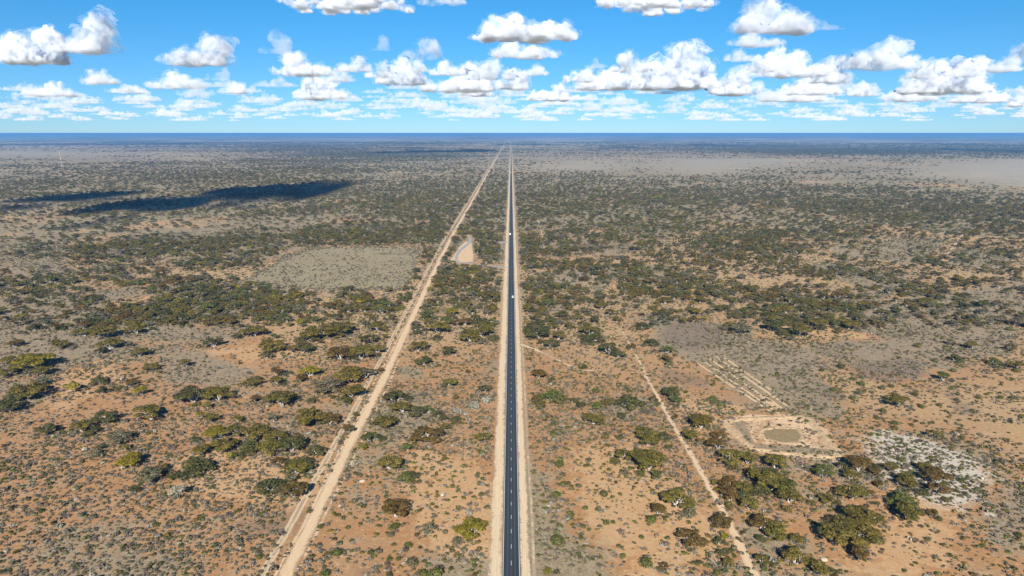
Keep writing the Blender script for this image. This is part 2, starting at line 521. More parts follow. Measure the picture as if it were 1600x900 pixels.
def strip(name, pts, width, z, mat, cols=(-1, -.72, 0, .72, 1), wig=0.0, seed=0, step=(.03, 6, 400), offs=0.0, smooth_it=2, vis=None):
    c = resample(pts, *step)
    for _ in range(smooth_it):
        c[1:-1] = .25 * c[:-2] + .5 * c[1:-1] + .25 * c[2:]
    t = np.gradient(c, axis=0); t /= np.linalg.norm(t, axis=1)[:, None] + 1e-9
    nrm = np.stack([t[:, 1], -t[:, 0]], -1)
    L = np.concatenate([[0], np.cumsum(np.linalg.norm(np.diff(c, axis=0), axis=1))])
    if wig:
        o = (fbm(np.stack([L / 60, 0 * L], -1), 3, seed) - .5) * 2 * wig
        c = c + nrm * o[:, None]
    w = width / 2 if np.isscalar(width) else np.interp(L / L[-1], np.linspace(0, 1, len(width)), width) / 2
    w = np.broadcast_to(w, L.shape)
    cols = np.array(cols)
    V = c[:, None, :] + nrm[:, None, :] * (cols[None, :, None] * w[:, None, None] + offs)
    V = np.concatenate([V, np.full(V.shape[:2] + (1,), z)], -1)
    n, k = V.shape[:2]
    i = np.arange(n - 1)[:, None] * k; j = np.arange(k - 1)[None]
    F = np.stack([i + j, i + j + 1, i + k + j + 1, i + k + j], -1).reshape(-1, 4)
    me = mesh_np(name, V.reshape(-1, 3), F, [mat])
    e = np.tile(1 - np.abs(cols) ** 2, (n, 1)); 
    fade = np.clip(np.minimum(L, L[-1] - L) / 12, 0, 1)
    if vis is not None: fade = fade * np.interp(np.hypot(c[:, 0], c[:, 1]), [q[0] for q in vis], [q[1] for q in vis])
    fattr(me, "edge", (e * fade[:, None]).ravel())
    fattr(me, "lat", (cols[None] * w[:, None] + offs).ravel())
    o = link(name, me)
    tag(o, kind="structure")
    return o

PALE1, PALE2 = (.46, .35, .22), (.565, .445, .295)
SAND1, SAND2 = (.47, .335, .20), (.56, .42, .27)
m_shoulder = ragged_mat("pale_shoulder_gravel", PALE1, PALE2, 1.0)
m_track = ragged_mat("sand_track", SAND1, SAND2, .85)
m_rut = ragged_mat("rutted_sand_track", SAND1, SAND2, .5, ruts=1.7)
m_faint = ragged_mat("faint_sand_track", SAND1, SAND2, .95, thin=.02)
m_furrow = ragged_mat("furrow_sand", (.45, .315, .185), (.54, .39, .235), .7, thin=-.06)
END = 70000
def straight(x): return [(x, 60), (x, END)]
LST = (.03, 8, 400)
strip("left_shoulder", straight(-6.9), 7.6, .012, m_shoulder, step=LST, wig=.5, seed=1)
strip("right_shoulder", straight(6.0), 5.6, .012, m_shoulder, step=LST, wig=.5, seed=2)
strip("verge_track", straight(9.8), 2.4, .006, m_rut, step=LST, wig=.5, seed=4)
strip("dirt_track", MAIN, 8.6, .012, m_track, wig=1.0, seed=5, step=(.02, 5, 300))
NARROW = [(x - 9.6, y) for x, y in MAIN]
strip("twin_rut_track", NARROW, 5.4, .008, m_rut, wig=1.2, seed=6, step=(.02, 5, 300))
strip("wheel_track", [(x - 4.4, y) for x, y in MAIN if y < 1500], 2.8, .018, m_faint, wig=3.2, seed=51, step=(.02, 5, 60), vis=[(200, .8), (500, .8), (900, .62), (1500, .5)])
strip("wheel_track", [(x + 4.8, y) for x, y in MAIN if y < 1500], 3.2, .02, m_faint, wig=2.4, seed=53, step=(.02, 5, 60), vis=[(200, .72), (500, .72), (900, .6), (1500, .5)])
strip("old_fence_track", RTRACK, [6, 5, 5, 5, 6, 7, 9], .008, m_faint, wig=2.2, seed=8, step=(.015, 4, 200), vis=[(260, 1), (330, .95), (400, .8), (520, .78), (600, .56), (750, .44), (900, .62), (1050, .62), (1300, .58), (3000, .56), (6000, .54)])
strip("sand_turnoff", SIDE, [9, 7, 6, 6, 6], .016, m_faint, wig=1.2, seed=9, step=(.01, 3, 20), vis=[(400, .6), (540, .62), (560, .95)])
strip("far_farm_track", vline([(97, 262), (95, 250), (93, 240), (91, 228)]), [7, 10, 14], .01, m_faint, step=(.02, 10, 100))
strip("cross_track", vline([(590, 271), (660, 272.5), (752, 272)]), [14, 16, 14], .01, m_faint, step=(.02, 10, 100))
strip("scrub_track", vline([(1462, 412), (1478, 398), (1494, 382), (1505, 366)]), [7, 9, 8], .01, m_faint, step=(.02, 6, 60))
strip("second_faint_track", vline([(838, 420), (852, 400), (846, 360), (836, 330)]), [3, 4, 4], .006, m_faint, step=(.02, 6, 60))
for k, f in enumerate(FURROWS):
    strip("furrow", vline(f), 3.0, .01 + .001 * k, m_furrow, wig=.6, seed=20 + k, step=(.01, 3, 10), smooth_it=0, vis=[(430, 1), (500, .95), (570, .82), (620, .6)])
# rest area: sealed loop with a sandy apron
RA = region([(700, 409), (716, 385), (728, 374), (738, 376), (742, 398), (741, 412), (720, 414)])
def patch(name, poly, z, mat, inner=.62):
    P = np.array(poly); c = P.mean(0)
    Q = []
    for a, b in zip(P, np.roll(P, -1, 0)):
        for t in np.linspace(0, 1, 6)[:-1]: Q.append(a + (b - a) * t)
    Q = np.array(Q); n = len(Q)
    V = np.concatenate([Q, c + (Q - c) * inner, [c]]); V = np.concatenate([V, np.full((len(V), 1), z)], 1)
    F = [[k, (k + 1) % n, n + (k + 1) % n, n + k] for k in range(n)] + [[n + k, n + (k + 1) % n, 2 * n, 2 * n] for k in range(n)]
    me = bpy.data.meshes.new(name)
    me.from_pydata([tuple(v) for v in V], [], [tuple(dict.fromkeys(f)) for f in F]); me.materials.append(mat)
    fattr(me, "edge", [0.15] * n + [1] * (n + 1)); fattr(me, "lat", V[:, 0] * .3)
    if me.polygons[0].normal.z < 0: me.flip_normals()
    return tag(link(name, me), kind="structure")
patch("rest_area_apron", RA, .006, m_furrow)

def bank(name, poly, inset, h, w, mat):
    """low earth bank heaped round the dam, as a closed ridge with real height"""
    P = np.array(poly); c = P.mean(0); P = c + (P - c) * inset
    Q = np.concatenate([a + (b - a) * np.linspace(0, 1, 15)[:-1, None] for a, b in zip(P, np.roll(P, -1, 0))])
    for _ in range(2): Q = .25 * np.roll(Q, 1, 0) + .5 * Q + .25 * np.roll(Q, -1, 0)
    t = np.roll(Q, -1, 0) - np.roll(Q, 1, 0); t /= np.linalg.norm(t, axis=1)[:, None]
    nrm = np.stack([t[:, 1], -t[:, 0]], -1); n = len(Q)
    hh = h * (.55 + .9 * (fbm(Q / 9, 3, 31) - .2).clip(0, 1)); ww = w * (.75 + .6 * fbm(Q / 14, 2, 33))
    prof = [(-1, -.15), (-.45, .75), (0, 1), (.4, .7), (1, -.15)]
    V = np.stack([np.concatenate([Q + nrm * (ww * a)[:, None], (hh * z)[:, None]], 1) for a, z in prof], 1)
    V += np.stack([0 * V[..., 0], 0 * V[..., 0], (vnoise(V[..., :2] / 2.0, 4) - .5) * .25], -1)
    k = len(prof); i = np.arange(n)[:, None] * k; i2 = ((np.arange(n) + 1) % n)[:, None] * k; j = np.arange(k - 1)[None]
    F = np.stack([i + j, i + j + 1, i2 + j + 1, i2 + j], -1).reshape(-1, 4)
    me = mesh_np(name, V.reshape(-1, 3), F, [mat], smooth=True)
    if me.polygons[1].normal.z < 0: me.flip_normals()
    tag(link(name, me), kind="structure")
def earth_mat():
    m = NT("heaped_earth")
    p = m.pos(); n1 = m.noise(p, .5, 5, .7); n2 = m.noise(p, .12, 3)
    return m.done(m.bsdf(m.mix(m.step(n1, .38, .62), m.mix(n2, (.24, .185, .11), (.34, .235, .13)), (.47, .325, .19)), .95, .1))
m_earth = earth_mat()
bank("dam_bank", region([(1128, 657), (1195, 652), (1262, 651), (1290, 683), (1316, 716), (1240, 710), (1174, 702), (1150, 680)]), .97, .7, 3.0, m_earth)
bank("pan_rim", DAM_PAN, 1.2, .3, 1.5, m_earth)

def asphalt_mat():
    m = NT("worn_asphalt")
    p = m.pos(); lat = m.attr("lat").outputs["Fac"]
    n1 = m.noise(p, 1.3, 4, .7)
    sx = m.n("SeparateXYZ"); m.put(sx.inputs[0], p)
    cv = m.n("CombineXYZ"); m.put(cv.inputs[0], m.math('MULTIPLY', lat, 2.2)); m.put(cv.inputs[1], m.math('MULTIPLY', sx.outputs[1], .015))
    st = m.noise(cv.outputs[0], 1.0, 4, .6)
    patchn = m.noise(m.scale(p, (.02, .006, 1)), 1.0, 2)
    al = m.math('ABSOLUTE', lat)
    col = m.mix(m.step(st, .3, .7), (.019, .026, .034), (.028, .036, .045))
    mid = m.math('SUBTRACT', 1.0, m.math('MINIMUM', m.math('MULTIPLY', m.math('ABSOLUTE', m.math('SUBTRACT', al, 1.6)), 2.2), 1.0))
    ctr = m.math('SUBTRACT', 1.0, m.math('MINIMUM', m.math('MULTIPLY', al, 2.6), 1.0))
    col = m.mix(m.math('MULTIPLY', m.math('MAXIMUM', mid, m.math('MULTIPLY', ctr, .8)), .75), col, (.070, .075, .074))
    col = m.mix(m.step(al, 3.55, 3.8), col, (.13, .115, .11))
    col = m.mix(m.math('MULTIPLY', m.step(patchn, .55, .6), .25), col, (.02, .024, .03))
    col = m.mix(m.math('MULTIPLY', m.step(n1, .4, .7), .25), col, (.06, .062, .062))
    return m.done(m.bsdf(col, .85, .18))
def sealed_mat():
    m = NT("sealed_grey_chip")
    p = m.pos()
    n = m.noise(p, .5, 4, .6)
    return m.done(m.bsdf(m.mix(n, (.20, .205, .205), (.29, .29, .28)), .85, .3))
def paint_mat():
    m = NT("road_paint")
    n = m.noise(m.pos(), 2.5, 4, .7)
    return m.done(m.bsdf(m.mix(m.step(n, .3, .6), (.36, .36, .36), (.62, .62, .61)), .6, .3))
m_asph, m_seal, m_paint = asphalt_mat(), sealed_mat(), paint_mat()
strip("highway", straight(0), 7.9, .05, m_asph, cols=(-1, -.5, 0, .5, 1), step=LST, smooth_it=0)
strip("rest_area_loop", REST, [7, 4.5, 4.5, 4.5, 5, 6, 5.5, 5, 4], .03, m_seal, step=(.01, 4, 20))
strip("rest_area_exit", REST_IN, [10, 9, 5], .03, m_seal, step=(.01, 4, 20))
def markings():
    V, F = [], []
    def quad(x0, x1, y0, y1):
        b = len(V)
        V.extend([(x0, y0, .062), (x1, y0, .062), (x1, y1, .062), (x0, y1, .062)]); F.append((b, b + 1, b + 2, b + 3))
    ys = [60]
    while ys[-1] < 30000: ys.append(ys[-1] + max(20, ys[-1] * .03))
    for a, b in zip(ys[:-1], ys[1:]):
        quad(-3.56, -3.36, a, b); quad(3.36, 3.56, a, b)
    y = 66.0
    while y < 3200:
        quad(-.085, .085, y, y + 3.2); y += 12
    me = mesh_np("road_markings", V, F, [m_paint])
    tag(link("road_markings", me), kind="structure")
markings()

# ------------------------------------------------------------------ foliage
def leaf_mat(name, src):
    m = NT(name)
    lv = m.attr("lv").outputs["Fac"]
    if src == 'OBJECT':
        oi = m.n("ObjectInfo"); base = oi.outputs["Color"]
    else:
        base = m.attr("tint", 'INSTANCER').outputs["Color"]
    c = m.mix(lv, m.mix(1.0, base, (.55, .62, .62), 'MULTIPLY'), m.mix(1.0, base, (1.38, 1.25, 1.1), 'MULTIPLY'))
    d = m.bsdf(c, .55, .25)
    tr = m.n("BsdfTranslucent"); m.put(tr.inputs[0], m.mix(1.0, c, (1.1, 1.2, .6), 'MULTIPLY'))
    ms = m.n("MixShader"); ms.inputs[0].default_value = .22
    m.put(ms.inputs[1], d); m.put(ms.inputs[2], tr.outputs[0])
    return m.done(ms.outputs[0])
m_leaf, m_leaf_i = leaf_mat("mallee_leaves", 'OBJECT'), leaf_mat("scattered_leaves", 'INSTANCER')
def bark_mat():
    m = NT("pale_mallee_bark")
    p = m.n("TexCoord").outputs["Object"]
    n = m.noise(m.scale(p, (3, 3, .8)), 1.6, 4, .6)
    return m.done(m.bsdf(m.mix(m.step(n, .35, .65), (.22, .19, .16), (.50, .46, .41)), .85, .15))
m_bark = bark_mat()

def leaves_at(C, N, size, rg, spread=.45):
    n = len(C)
    N = N + rg.normal(0, spread, (n, 3)); N /= np.linalg.norm(N, axis=1)[:, None]
    T = np.cross(N, rg.normal(0, 1, (n, 3))); T /= np.linalg.norm(T, axis=1)[:, None] + 1e-9
    B = np.cross(N, T)
    s = size * rg.uniform(.6, 1.35, (n, 1))
    a, b = T * s, B * s * rg.uniform(.45, .8, (n, 1))
    V = np.stack([C - a - b * .6, C + a * .4 - b, C + a + b * .5, C - a * .5 + b], 1).reshape(-1, 3)
    return V

def pad(c, rad, n, rg, flat=.42, down=.3):
    d = rg.normal(0, 1, (n, 3)); d /= np.linalg.norm(d, axis=1)[:, None]
    dn = (d[:, 2] < 0) & (rg.random(n) > down)
    d[dn, 2] *= -1
    lump = .78 + .44 * vnoise(d * 2.2 + c[None] * 1.7 + 50, 5)
    rr = rg.uniform(.72, 1.0, (n, 1)) ** .6 * lump[:, None]
    P = d * rr * np.array([rad, rad, rad * flat])
    N = d * np.array([1, 1, 1 / flat]); N /= np.linalg.norm(N, axis=1)[:, None]
    return c + P, N + np.array([0, 0, .35])

def tube(path, r0, r1, seg=5):
    path = np.asarray(path, float); n = len(path)
    V, F = [], []
    for k, p in enumerate(path):
        t = path[min(k + 1, n - 1)] - path[max(k - 1, 0)]; t = t / (np.linalg.norm(t) + 1e-9)
        a = np.cross(t, [0.3, .9, .1]); a /= np.linalg.norm(a); b = np.cross(t, a)
        r = r0 + (r1 - r0) * k / (n - 1)
        for s in range(seg):
            q = 2 * math.pi * s / seg
            V.append(p + (a * math.cos(q) + b * math.sin(q)) * r)
    for k in range(n - 1):
        for s in range(seg):
            F.append((k * seg + s, k * seg + (s + 1) % seg, (k + 1) * seg + (s + 1) % seg, (k + 1) * seg + s))
    return np.array(V), np.array(F)

def tree_shape(seed, n_leaf, leaf, n_stem=5, sparse=1.0, kind='umbrella', branch=True):
    """unit tree: crown radius about 1, height about 1.25 (scaled on placing) -> crown V, lv ; trunk V, F"""
    rg = np.random.default_rng(seed)
    CV, LV, TV, TF = [], [], [], []
    nb = 0
    H = rg.uniform(1.0, 1.25) if kind == 'umbrella' else rg.uniform(.95, 1.15)
    ang0 = rg.uniform(0, 6.28)
    pads = []
    elong = rg.uniform(.75, 1.0)
    for s in range(n_stem):
        a = ang0 + 6.283 * s / n_stem + rg.normal(0, .3)
        for k in range(int(rg.integers(3, 7))):
            rr = rg.uniform(.08, .86) ** .7
            aa = a + rg.normal(0, .42)
            x, y = rr * math.cos(aa), rr * math.sin(aa) * elong
            z = H * (1 - .34 * rr ** 1.8) * rg.uniform(.68, 1.06) - .12
            if kind == 'round': z = H * (.95 - .6 * rr ** 2) * rg.uniform(.65, 1.0) - .1
            pads.append((s, np.array([x, y, z]), rg.uniform(.15, .36)))
    tot = sum(p[2] ** 2 for p in pads)
    for s, c, rad in pads:
        n = max(8, int(n_leaf * rad * rad / tot * sparse))
        C, N = pad(c, rad, n, rg, flat=rg.uniform(.34, .55) if kind == 'umbrella' else .7, down=.18)
        CV.append(leaves_at(C, N, leaf, rg)); 
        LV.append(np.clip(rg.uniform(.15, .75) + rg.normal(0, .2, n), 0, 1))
    for s in range(n_stem):
        ends = [p[1] for p in pads if p[0] == s]
        m = np.mean(ends, axis=0)
        base = np.array([rg.normal(0, .05), rg.normal(0, .05), -.03])
        fork = np.array([m[0] * .5, m[1] * .5, m[2] * .52])
        v, f = tube([base, (base + fork) / 2 + rg.normal(0, .03, 3), fork], .040, .026)
        TV.append(v); TF.append(f + nb); nb += len(v)
        if branch:
            for e in ends:
                v, f = tube([fork, (fork + e) / 2 + rg.normal(0, .04, 3), e], .02, .008, 4)
                TV.append(v); TF.append(f + nb); nb += len(v)
    return np.concatenate(CV), np.concatenate(LV), np.concatenate(TV), np.concatenate(TF)

def shrub_shape(seed, n, leaf, flat=.8):
    rg = np.random.default_rng(seed)
    CV, LV = [], []
    k = int(rg.integers(2, 5))
    for i in range(k):
        a = rg.uniform(0, 6.28); rr = rg.uniform(.1, .5) if i else 0
        rad = rg.uniform(.5, .75) if i else .7
        c = np.array([rr * math.cos(a), rr * math.sin(a), rad * flat * .75])
        C, N = pad(c, rad, n // k, rg, flat=flat, down=.5)
        C[:, 2] = np.maximum(C[:, 2], .03)
        CV.append(leaves_at(C, N, leaf, rg)); LV.append(np.clip(rg.uniform(.25, .7) + rg.normal(0, .22, n // k), 0, 1))
    return np.concatenate(CV), np.concatenate(LV)

def quadF(V): return np.arange(len(V)).reshape(-1, 4)

TREE_MESH = []
for k in range(10):
    kind = 'round' if k in (3, 7) else 'umbrella'
    cv, lv, tv, tf = tree_shape(100 + k, 1500, .062, n_stem=4 + k % 3, kind=kind, sparse=.62 if k == 9 else 1)
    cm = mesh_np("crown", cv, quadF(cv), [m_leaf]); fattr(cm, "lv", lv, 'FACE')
    tm = mesh_np("trunk", tv, tf, [m_bark], smooth=True)
    TREE_MESH.append((cm, tm))
SHRUB_MESH = []
for k in range(6):
    v, lv = shrub_shape(300 + k, 340, .105, .8 if k % 2 else .95)
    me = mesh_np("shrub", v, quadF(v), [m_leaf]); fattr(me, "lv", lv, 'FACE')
    SHRUB_MESH.append(me)

TONES = {  # leaf colours: linear base colours
    'olive': (.118, .097, .017), 'yellow-green': (.175, .145, .011), 'dark green': (.070, .069, .019),
    'bronze': (.105, .068, .015), 'grey-green': (.112, .103, .058), 'green': (.086, .098, .020), 'silver-grey': (.27, .25, .205),
    'ash': (.165, .148, .112), 'mauve': (.145, .115, .092)}

# x, y of the crown's middle in the photograph and its width there -> tone letter
TL = """22 533 25 b;55 553 62 y;160 511 50 o;129 515 30 o;171 532 40 o;213 511 30 o;13 577 30 o;44 600 60 o;28 612 34 d;13 630 40 d;69 575 30 o;153 592 25 d;160 608 22 d;
218 547 28 o;236 570 25 o;291 566 20 o;207 595 18 b;220 610 22 y;235 637 50 o;164 648 38 d;127 662 35 o;73 668 30 d;300 608 55 d;340 611 44 o;315 647 18 y;184 678 40 e;13 560 25 o;93 533 30 o;
424 531 46 o;473 540 32 d;493 511 50 o;533 504 50 o;575 524 32 d;531 548 40 b;564 544 45 o;589 542 28 o;431 579 25 b;398 593 26 o;433 593 20 o;484 577 34 y;509 593 52 e;542 576 55 o;571 580 30 e;593 577 14 b;
469 589 22 b;440 616 52 o;549 607 40 o;538 624 20 d;476 644 58 o;515 651 36 b;398 621 20 b;329 651 26 o;371 653 20 o;618 613 42 d;604 655 40 o;580 678 36 d;629 633 35 o;544 669 20 b;555 647 12 b;
340 672 40 y;372 668 40 o;400 672 45 o;432 676 40 o;455 690 45 d;350 690 45 o;385 693 45 d;420 697 40 o;300 718 60 d;470 715 50 d;495 700 30 d;467 728 34 o;316 700 30 o;
395 511 40 o;333 531 30 d;591 507 30 o;480 520 35 d;684 505 40 o;653 513 20 d;751 510 42 o;735 522 34 o;771 526 18 d;683 525 16 d;702 544 28 d;662 560 28 d;653 538 30 o;703 594 26 o;757 605 22 d;
651 640 30 d;667 638 22 g;693 653 16 d;711 653 18 d;669 673 50 b;753 680 28 o;684 644 18 d;841 509 48 d;922 511 36 o;862 534 26 d;873 522 24 o;924 522 36 d;951 540 36 d;841 582 26 b;864 611 42 g;838 622 16 b;845 633 18 o;
912 571 14 d;908 631 18 d;927 649 36 o;935 631 22 g;1005 505 24 d;967 551 22 d;987 540 16 b;1019 531 24 d;1042 545 22 g;1042 558 18 b;1046 567 14 g;984 622 42 d;1049 611 32 d;1055 623 20 g;1113 621 16 g;1021 622 16 b;
1096 653 46 o;1054 652 13 b;1011 671 34 o;1013 684 36 o;1038 678 22 d;1077 678 30 o;1095 687 16 o;1124 678 24 b;1122 691 34 b;973 649 18 d;1207 503 36 d;1249 509 40 o;1220 518 16 d;1233 526 16 d;1158 509 32 e;
1327 504 28 o;1405 621 38 o;1474 587 22 g;1521 538 22 o;1493 557 22 g;1555 563 20 g;1589 567 25 o;1484 533 16 e;1578 542 18 b;1458 676 22 o;
202 714 42 y;231 740 44 e;251 729 22 b;147 707 22 e;280 767 30 s;421 751 46 d;459 762 44 b;464 729 34 o;609 718 44 o;634 742 26 g;618 790 52 b;736 823 52 y;669 823 26 e;644 740 20 d;
978 707 34 o;1015 712 64 o;1058 773 54 o;1029 795 28 b;1082 838 46 b;1129 811 36 b;1124 845 18 d;1139 880 22 o;1191 873 26 o;1038 883 17 b;1142 709 44 o;1167 714 34 o;1204 742 70 o;1142 753 36 b;1162 760 34 o;1141 772 30 b;
1171 784 34 o;1235 771 42 o;1191 813 42 b;1215 827 44 o;1244 840 26 o;1244 867 44 o;1278 887 34 o;1213 720 40 o;1289 733 32 g;1342 721 44 b;1447 729 26 o;1467 740 46 b;1467 760 34 b;1418 749 36 o;1391 729 24 o;1329 740 26 o;1367 735 20 b;
1373 755 16 b;1333 764 46 o;1293 778 26 o;1411 775 42 g;1418 795 50 o;1349 800 66 o;1304 831 58 o;1353 833 60 o;1342 864 34 b;1284 891 24 o;1458 800 18 b;60 560 30 d;1318 815 40 o;1225 755 40 d;1188 760 34 d"""
SL = """731 579 12 d;713 620 12 d;758 668 12 d;931 609 16 g;947 680 16 o;864 675 14 g;970 682 14 d;1314 571 16 d;1333 590 13 g;1304 607 14 g;1347 598 15 g;1393 602 12 g;1378 604 14 e;1430 614 14 d;1415 602 9 g;1332 620 14 g;
1441 634 12 g;1468 631 12 d;1494 623 10 d;1497 615 9 g;1530 619 13 g;1542 615 9 g;1564 620 12 g;1582 619 13 g;1489 577 13 g;1589 577 14 g;1462 561 13 g;1398 659 15 g;1399 667 14 o;1458 659 9 g;1371 652 10 g;1379 640 14 g;1284 577 11 d;
1342 612 14 e;1433 538 14 o;1409 515 13 g;1578 512 14 g;1073 611 10 g;3 748 8 g;287 812 8 g;279 821 9 o;136 857 9 o;525 860 24 g;500 821 14 g;508 895 20 g;403 869 14 o;483 797 12 g;618 821 18 g;580 861 16 g;637 849 16 g;611 833 16 e;589 834 9 g;
609 872 12 g;622 872 12 g;395 803 9 g;384 834 7 g;442 811 9 g;521 801 9 g;654 751 10 g;695 830 12 e;707 758 12 g;754 747 10 g;752 705 16 g;715 842 24 e;660 893 20 g;680 895 26 g;644 875 25 e;705 887 11 d;718 871 7 d;735 769 9 e;873 723 20 g;881 755 16 g;
870 771 20 g;905 758 13 e;893 759 10 g;944 771 17 g;854 795 14 g;890 800 14 g;915 792 13 g;933 795 9 g;874 820 15 g;871 840 30 g;838 831 8 g;857 890 20 y;841 867 8 d;911 821 13 g;920 827 9 g;947 815 14 g;958 815 10 g;944 724 9 g;953 710 8 g;915 727 9 d;751 771 12 g;
1019 810 22 g;1077 801 24 e;1091 878 14 d;1010 876 28 g;969 771 10 g;974 867 12 g;1003 838 11 g;1153 840 10 o;1175 898 9 g;1238 899 12 g;1000 740 18 g;977 737 18 e;1407 716 14 g;1468 809 14 d;1449 841 12 g;1432 879 9 g;1593 835 14 g;1538 851 10 g;1502 751 11 g;
1423 703 10 g;1540 729 8 g;1102 883 7 g;1132 901 9 g;1270 873 8 d;745 812 7 d;748 869 9 s;727 877 10 s;742 882 11 d;733 800 17 s;875 826 9 s;1310 882 9 s;60 775 8 d;102 740 8 g;125 760 7 g;1545 690 8 d;1580 720 8 d;1520 640 8 g;760 622 24 s;741 633 22 s;716 640 20 s"""
LET = dict(o='olive', y='yellow-green', d='dark green', b='bronze', e='grey-green', g='green', s='silver-grey')
things = []     # (kind, x, y, width m, tone)
def parse(txt, kind):
    for it in txt.replace("\n", "").split(";"):
        u, v, w, t = it.split()
        u, v, w = float(u), float(v), float(w)
        wm = w / ppm(u, v)
        hc = wm * (.36 if kind == 'tree' else .3)
        g = G(u, v, hc)
        things.append([kind, g[0], g[1], wm, LET[t]])
parse(TL, 'tree'); parse(SL, 'shrub')

# scattered trees further out: real positions drawn from the cover map
def off_road(x, y, pad=0.0):
    """True where nothing grows: highway with shoulders, tracks, clearing, dam, rest area"""
    bad = np.abs(x) < 11.5 + pad
    xm = np.interp(y, [p[1] for p in MAIN], [p[0] for p in MAIN])
    bad |= np.abs(x - xm) < 4.0 + pad
    bad |= np.abs(x - xm + 9.6) < 1.6 + pad * .6
    sel = (y > 150) & (y < 5000)
    for L, w in ((RTRACK[:7], 1.6), (SIDE, 2.0), (REST, 6.0), (REST_IN, 5.0)):
        bad[sel] |= line_d(x[sel], y[sel], L) < w + pad
    for poly, mg in ((RA, 0), (DAM_PAN, 0)):
        bad[sel] |= poly_sd(x[sel], y[sel], poly) > -pad + mg
    return bad

def scatter(r0, r1, dens, ang=.74):
    """random points in a sector ring; dens per m2"""
    A = ang * (r1 * r1 - r0 * r0)
    n = int(A * dens)
    r = np.sqrt(rng.uniform(r0 * r0, r1 * r1, n)); a = rng.uniform(-ang, ang, n)
    return r * np.sin(a), r * np.cos(a)

hand_xy = np.array([[t[1], t[2]] for t in things]); hand_w = np.array([t[3] for t in things])
PTS = []
for r0, r1, dens in ((430, 800, .028), (800, 1300, .0225), (1300, 2100, .0135), (2100, 3200, .0088), (3200, 5000, .0046), (5000, 8500, .0014), (8500, 15000, .00022)):
    x, y = scatter(r0, r1, dens)
    c = cover_at(x, y)
    P = np.stack([x, y], -1)
    # clumping: groves with bare gaps
    cl = .55 * fbm(P / 55, 3, 61) + .45 * fbm(P / 160, 3, 65)
    if r0 >= 1300: cl = .3 * fbm(P / 55, 3, 61) + .3 * fbm(P / 160, 3, 65) + .4 * fbm(P / np.array([700, 420]), 3, 68)
    if r0 >= 2100: c = np.clip((c - .13) * 1.3, 0, 1)
    thr = c * 1.25 + (cl - .5) * 2.4 * np.clip(c * 4, 0, 1)
    keep = rng.random(len(x)) < np.clip(thr, 0, 1) ** 1.3
    u, v, _ = project(x, y)
    keep &= ~off_road(x, y, 2.5) & (v < 512 + rng.normal(0, 4, len(x)))
    keep &= ~((poly_sd(x, y, CLEARING) > -4))
    x, y = x[keep], y[keep]
    w = np.exp(rng.normal(math.log(7.6), .33, len(x))).clip(3.5, 15)
    if r0 >= 3200: w *= 1.25
    if r0 >= 5000: w *= 1.5
    if r0 >= 8500: w *= 2.2
    PTS.append(np.stack([x, y, w], -1))
PTS = np.concatenate(PTS)
# drop those that stand inside a hand-placed crown
near = PTS[:, 1] < 760
ok = np.ones(len(PTS), bool)
idx = np.where(near)[0]
d = np.hypot(PTS[idx, None, 0] - hand_xy[None, :, 0], PTS[idx, None, 1] - hand_xy[None, :, 1])
ok[idx] = ~(d < .38 * (hand_w[None] + PTS[idx, 2][:, None])).any(1)
PTS = PTS[ok]
n_hand = sum(t[0] == 'tree' for t in things)
size_px = PTS[:, 2] / np.hypot(PTS[:, 0], PTS[:, 1])
u, v, _ = project(PTS[:, 0], PTS[:, 1])
size_px = np.where((u > 5) & (u < 1595), size_px, 0)
order = np.argsort(-size_px)
n_extra = max(0, 298 - n_hand)
for k in order[:n_extra]:
    t = pyr.choices(['olive', 'dark green', 'bronze', 'grey-green', 'yellow-green', 'green'], [5, 3, 2, 2, 1, 1])[0]
    things.append(['tree', PTS[k, 0], PTS[k, 1], PTS[k, 2], t])
FAR = PTS[order[n_extra:]]
# small companions crowding round the listed trees
CO = []
for t in things:
    if t[0] != 'tree' or t[2] > 900: continue
    for _ in range(int(rng.integers(0, 4))):
        a, q = rng.uniform(0, 6.283), t[3] * rng.uniform(.45, .95)
        CO.append([t[1] + q * math.cos(a), t[2] + q * math.sin(a), t[3] * rng.uniform(.25, .5)])
CO = np.array(CO)
CO = CO[~off_road(CO[:, 0], CO[:, 1], 1.5)]
FAR = np.concatenate([FAR, CO])

# ---- labels: what it looks like, what it stands beside, and its place along that stretch
ORD = ["first", "second", "third", "fourth", "fifth", "sixth", "seventh", "eighth", "ninth", "tenth", "eleventh", "twelfth", "thirteenth", "fourteenth", "fifteenth",
       "sixteenth", "seventeenth", "eighteenth", "nineteenth", "twentieth"]
def band(v):
    for lim, txt in ((858, "at the bottom edge"), (812, "just above the bottom edge"), (760, "below the limestone patch"), (716, "level with limestone patch"), (680, "level with square dam"),
                     (645, "level with dam's far bank"), (612, "level with lower furrows"), (580, "level with middle furrows"), (550, "level with upper furrows"), (524, "level with sandy turnoff"), (500, "just beyond the turnoff"), (470, "nearer than the white car")):
        if v >= lim: return txt
    return "beyond the white car"
def side(x, y):
    xm = np.interp(y, [p[1] for p in MAIN], [p[0] for p in MAIN]); xr = np.interp(y, [p[1] for p in RTRACK], [p[0] for p in RTRACK])
    if x < xm - 150: return "far left"
    if x < xm - 60: return "well left of dirt track"
    if x < xm - 4: return "just left of dirt track"
    if x < xm + 45: return "just right of dirt track"
    if x < 0: return "left of highway"
    if x < 45: return "right of highway"
    if x < xr: return "left of faint track"
    if x < xr + 60: return "right of faint track"
    if x < xr + 150: return "well right of faint track"
    return "far right"
cells = {}
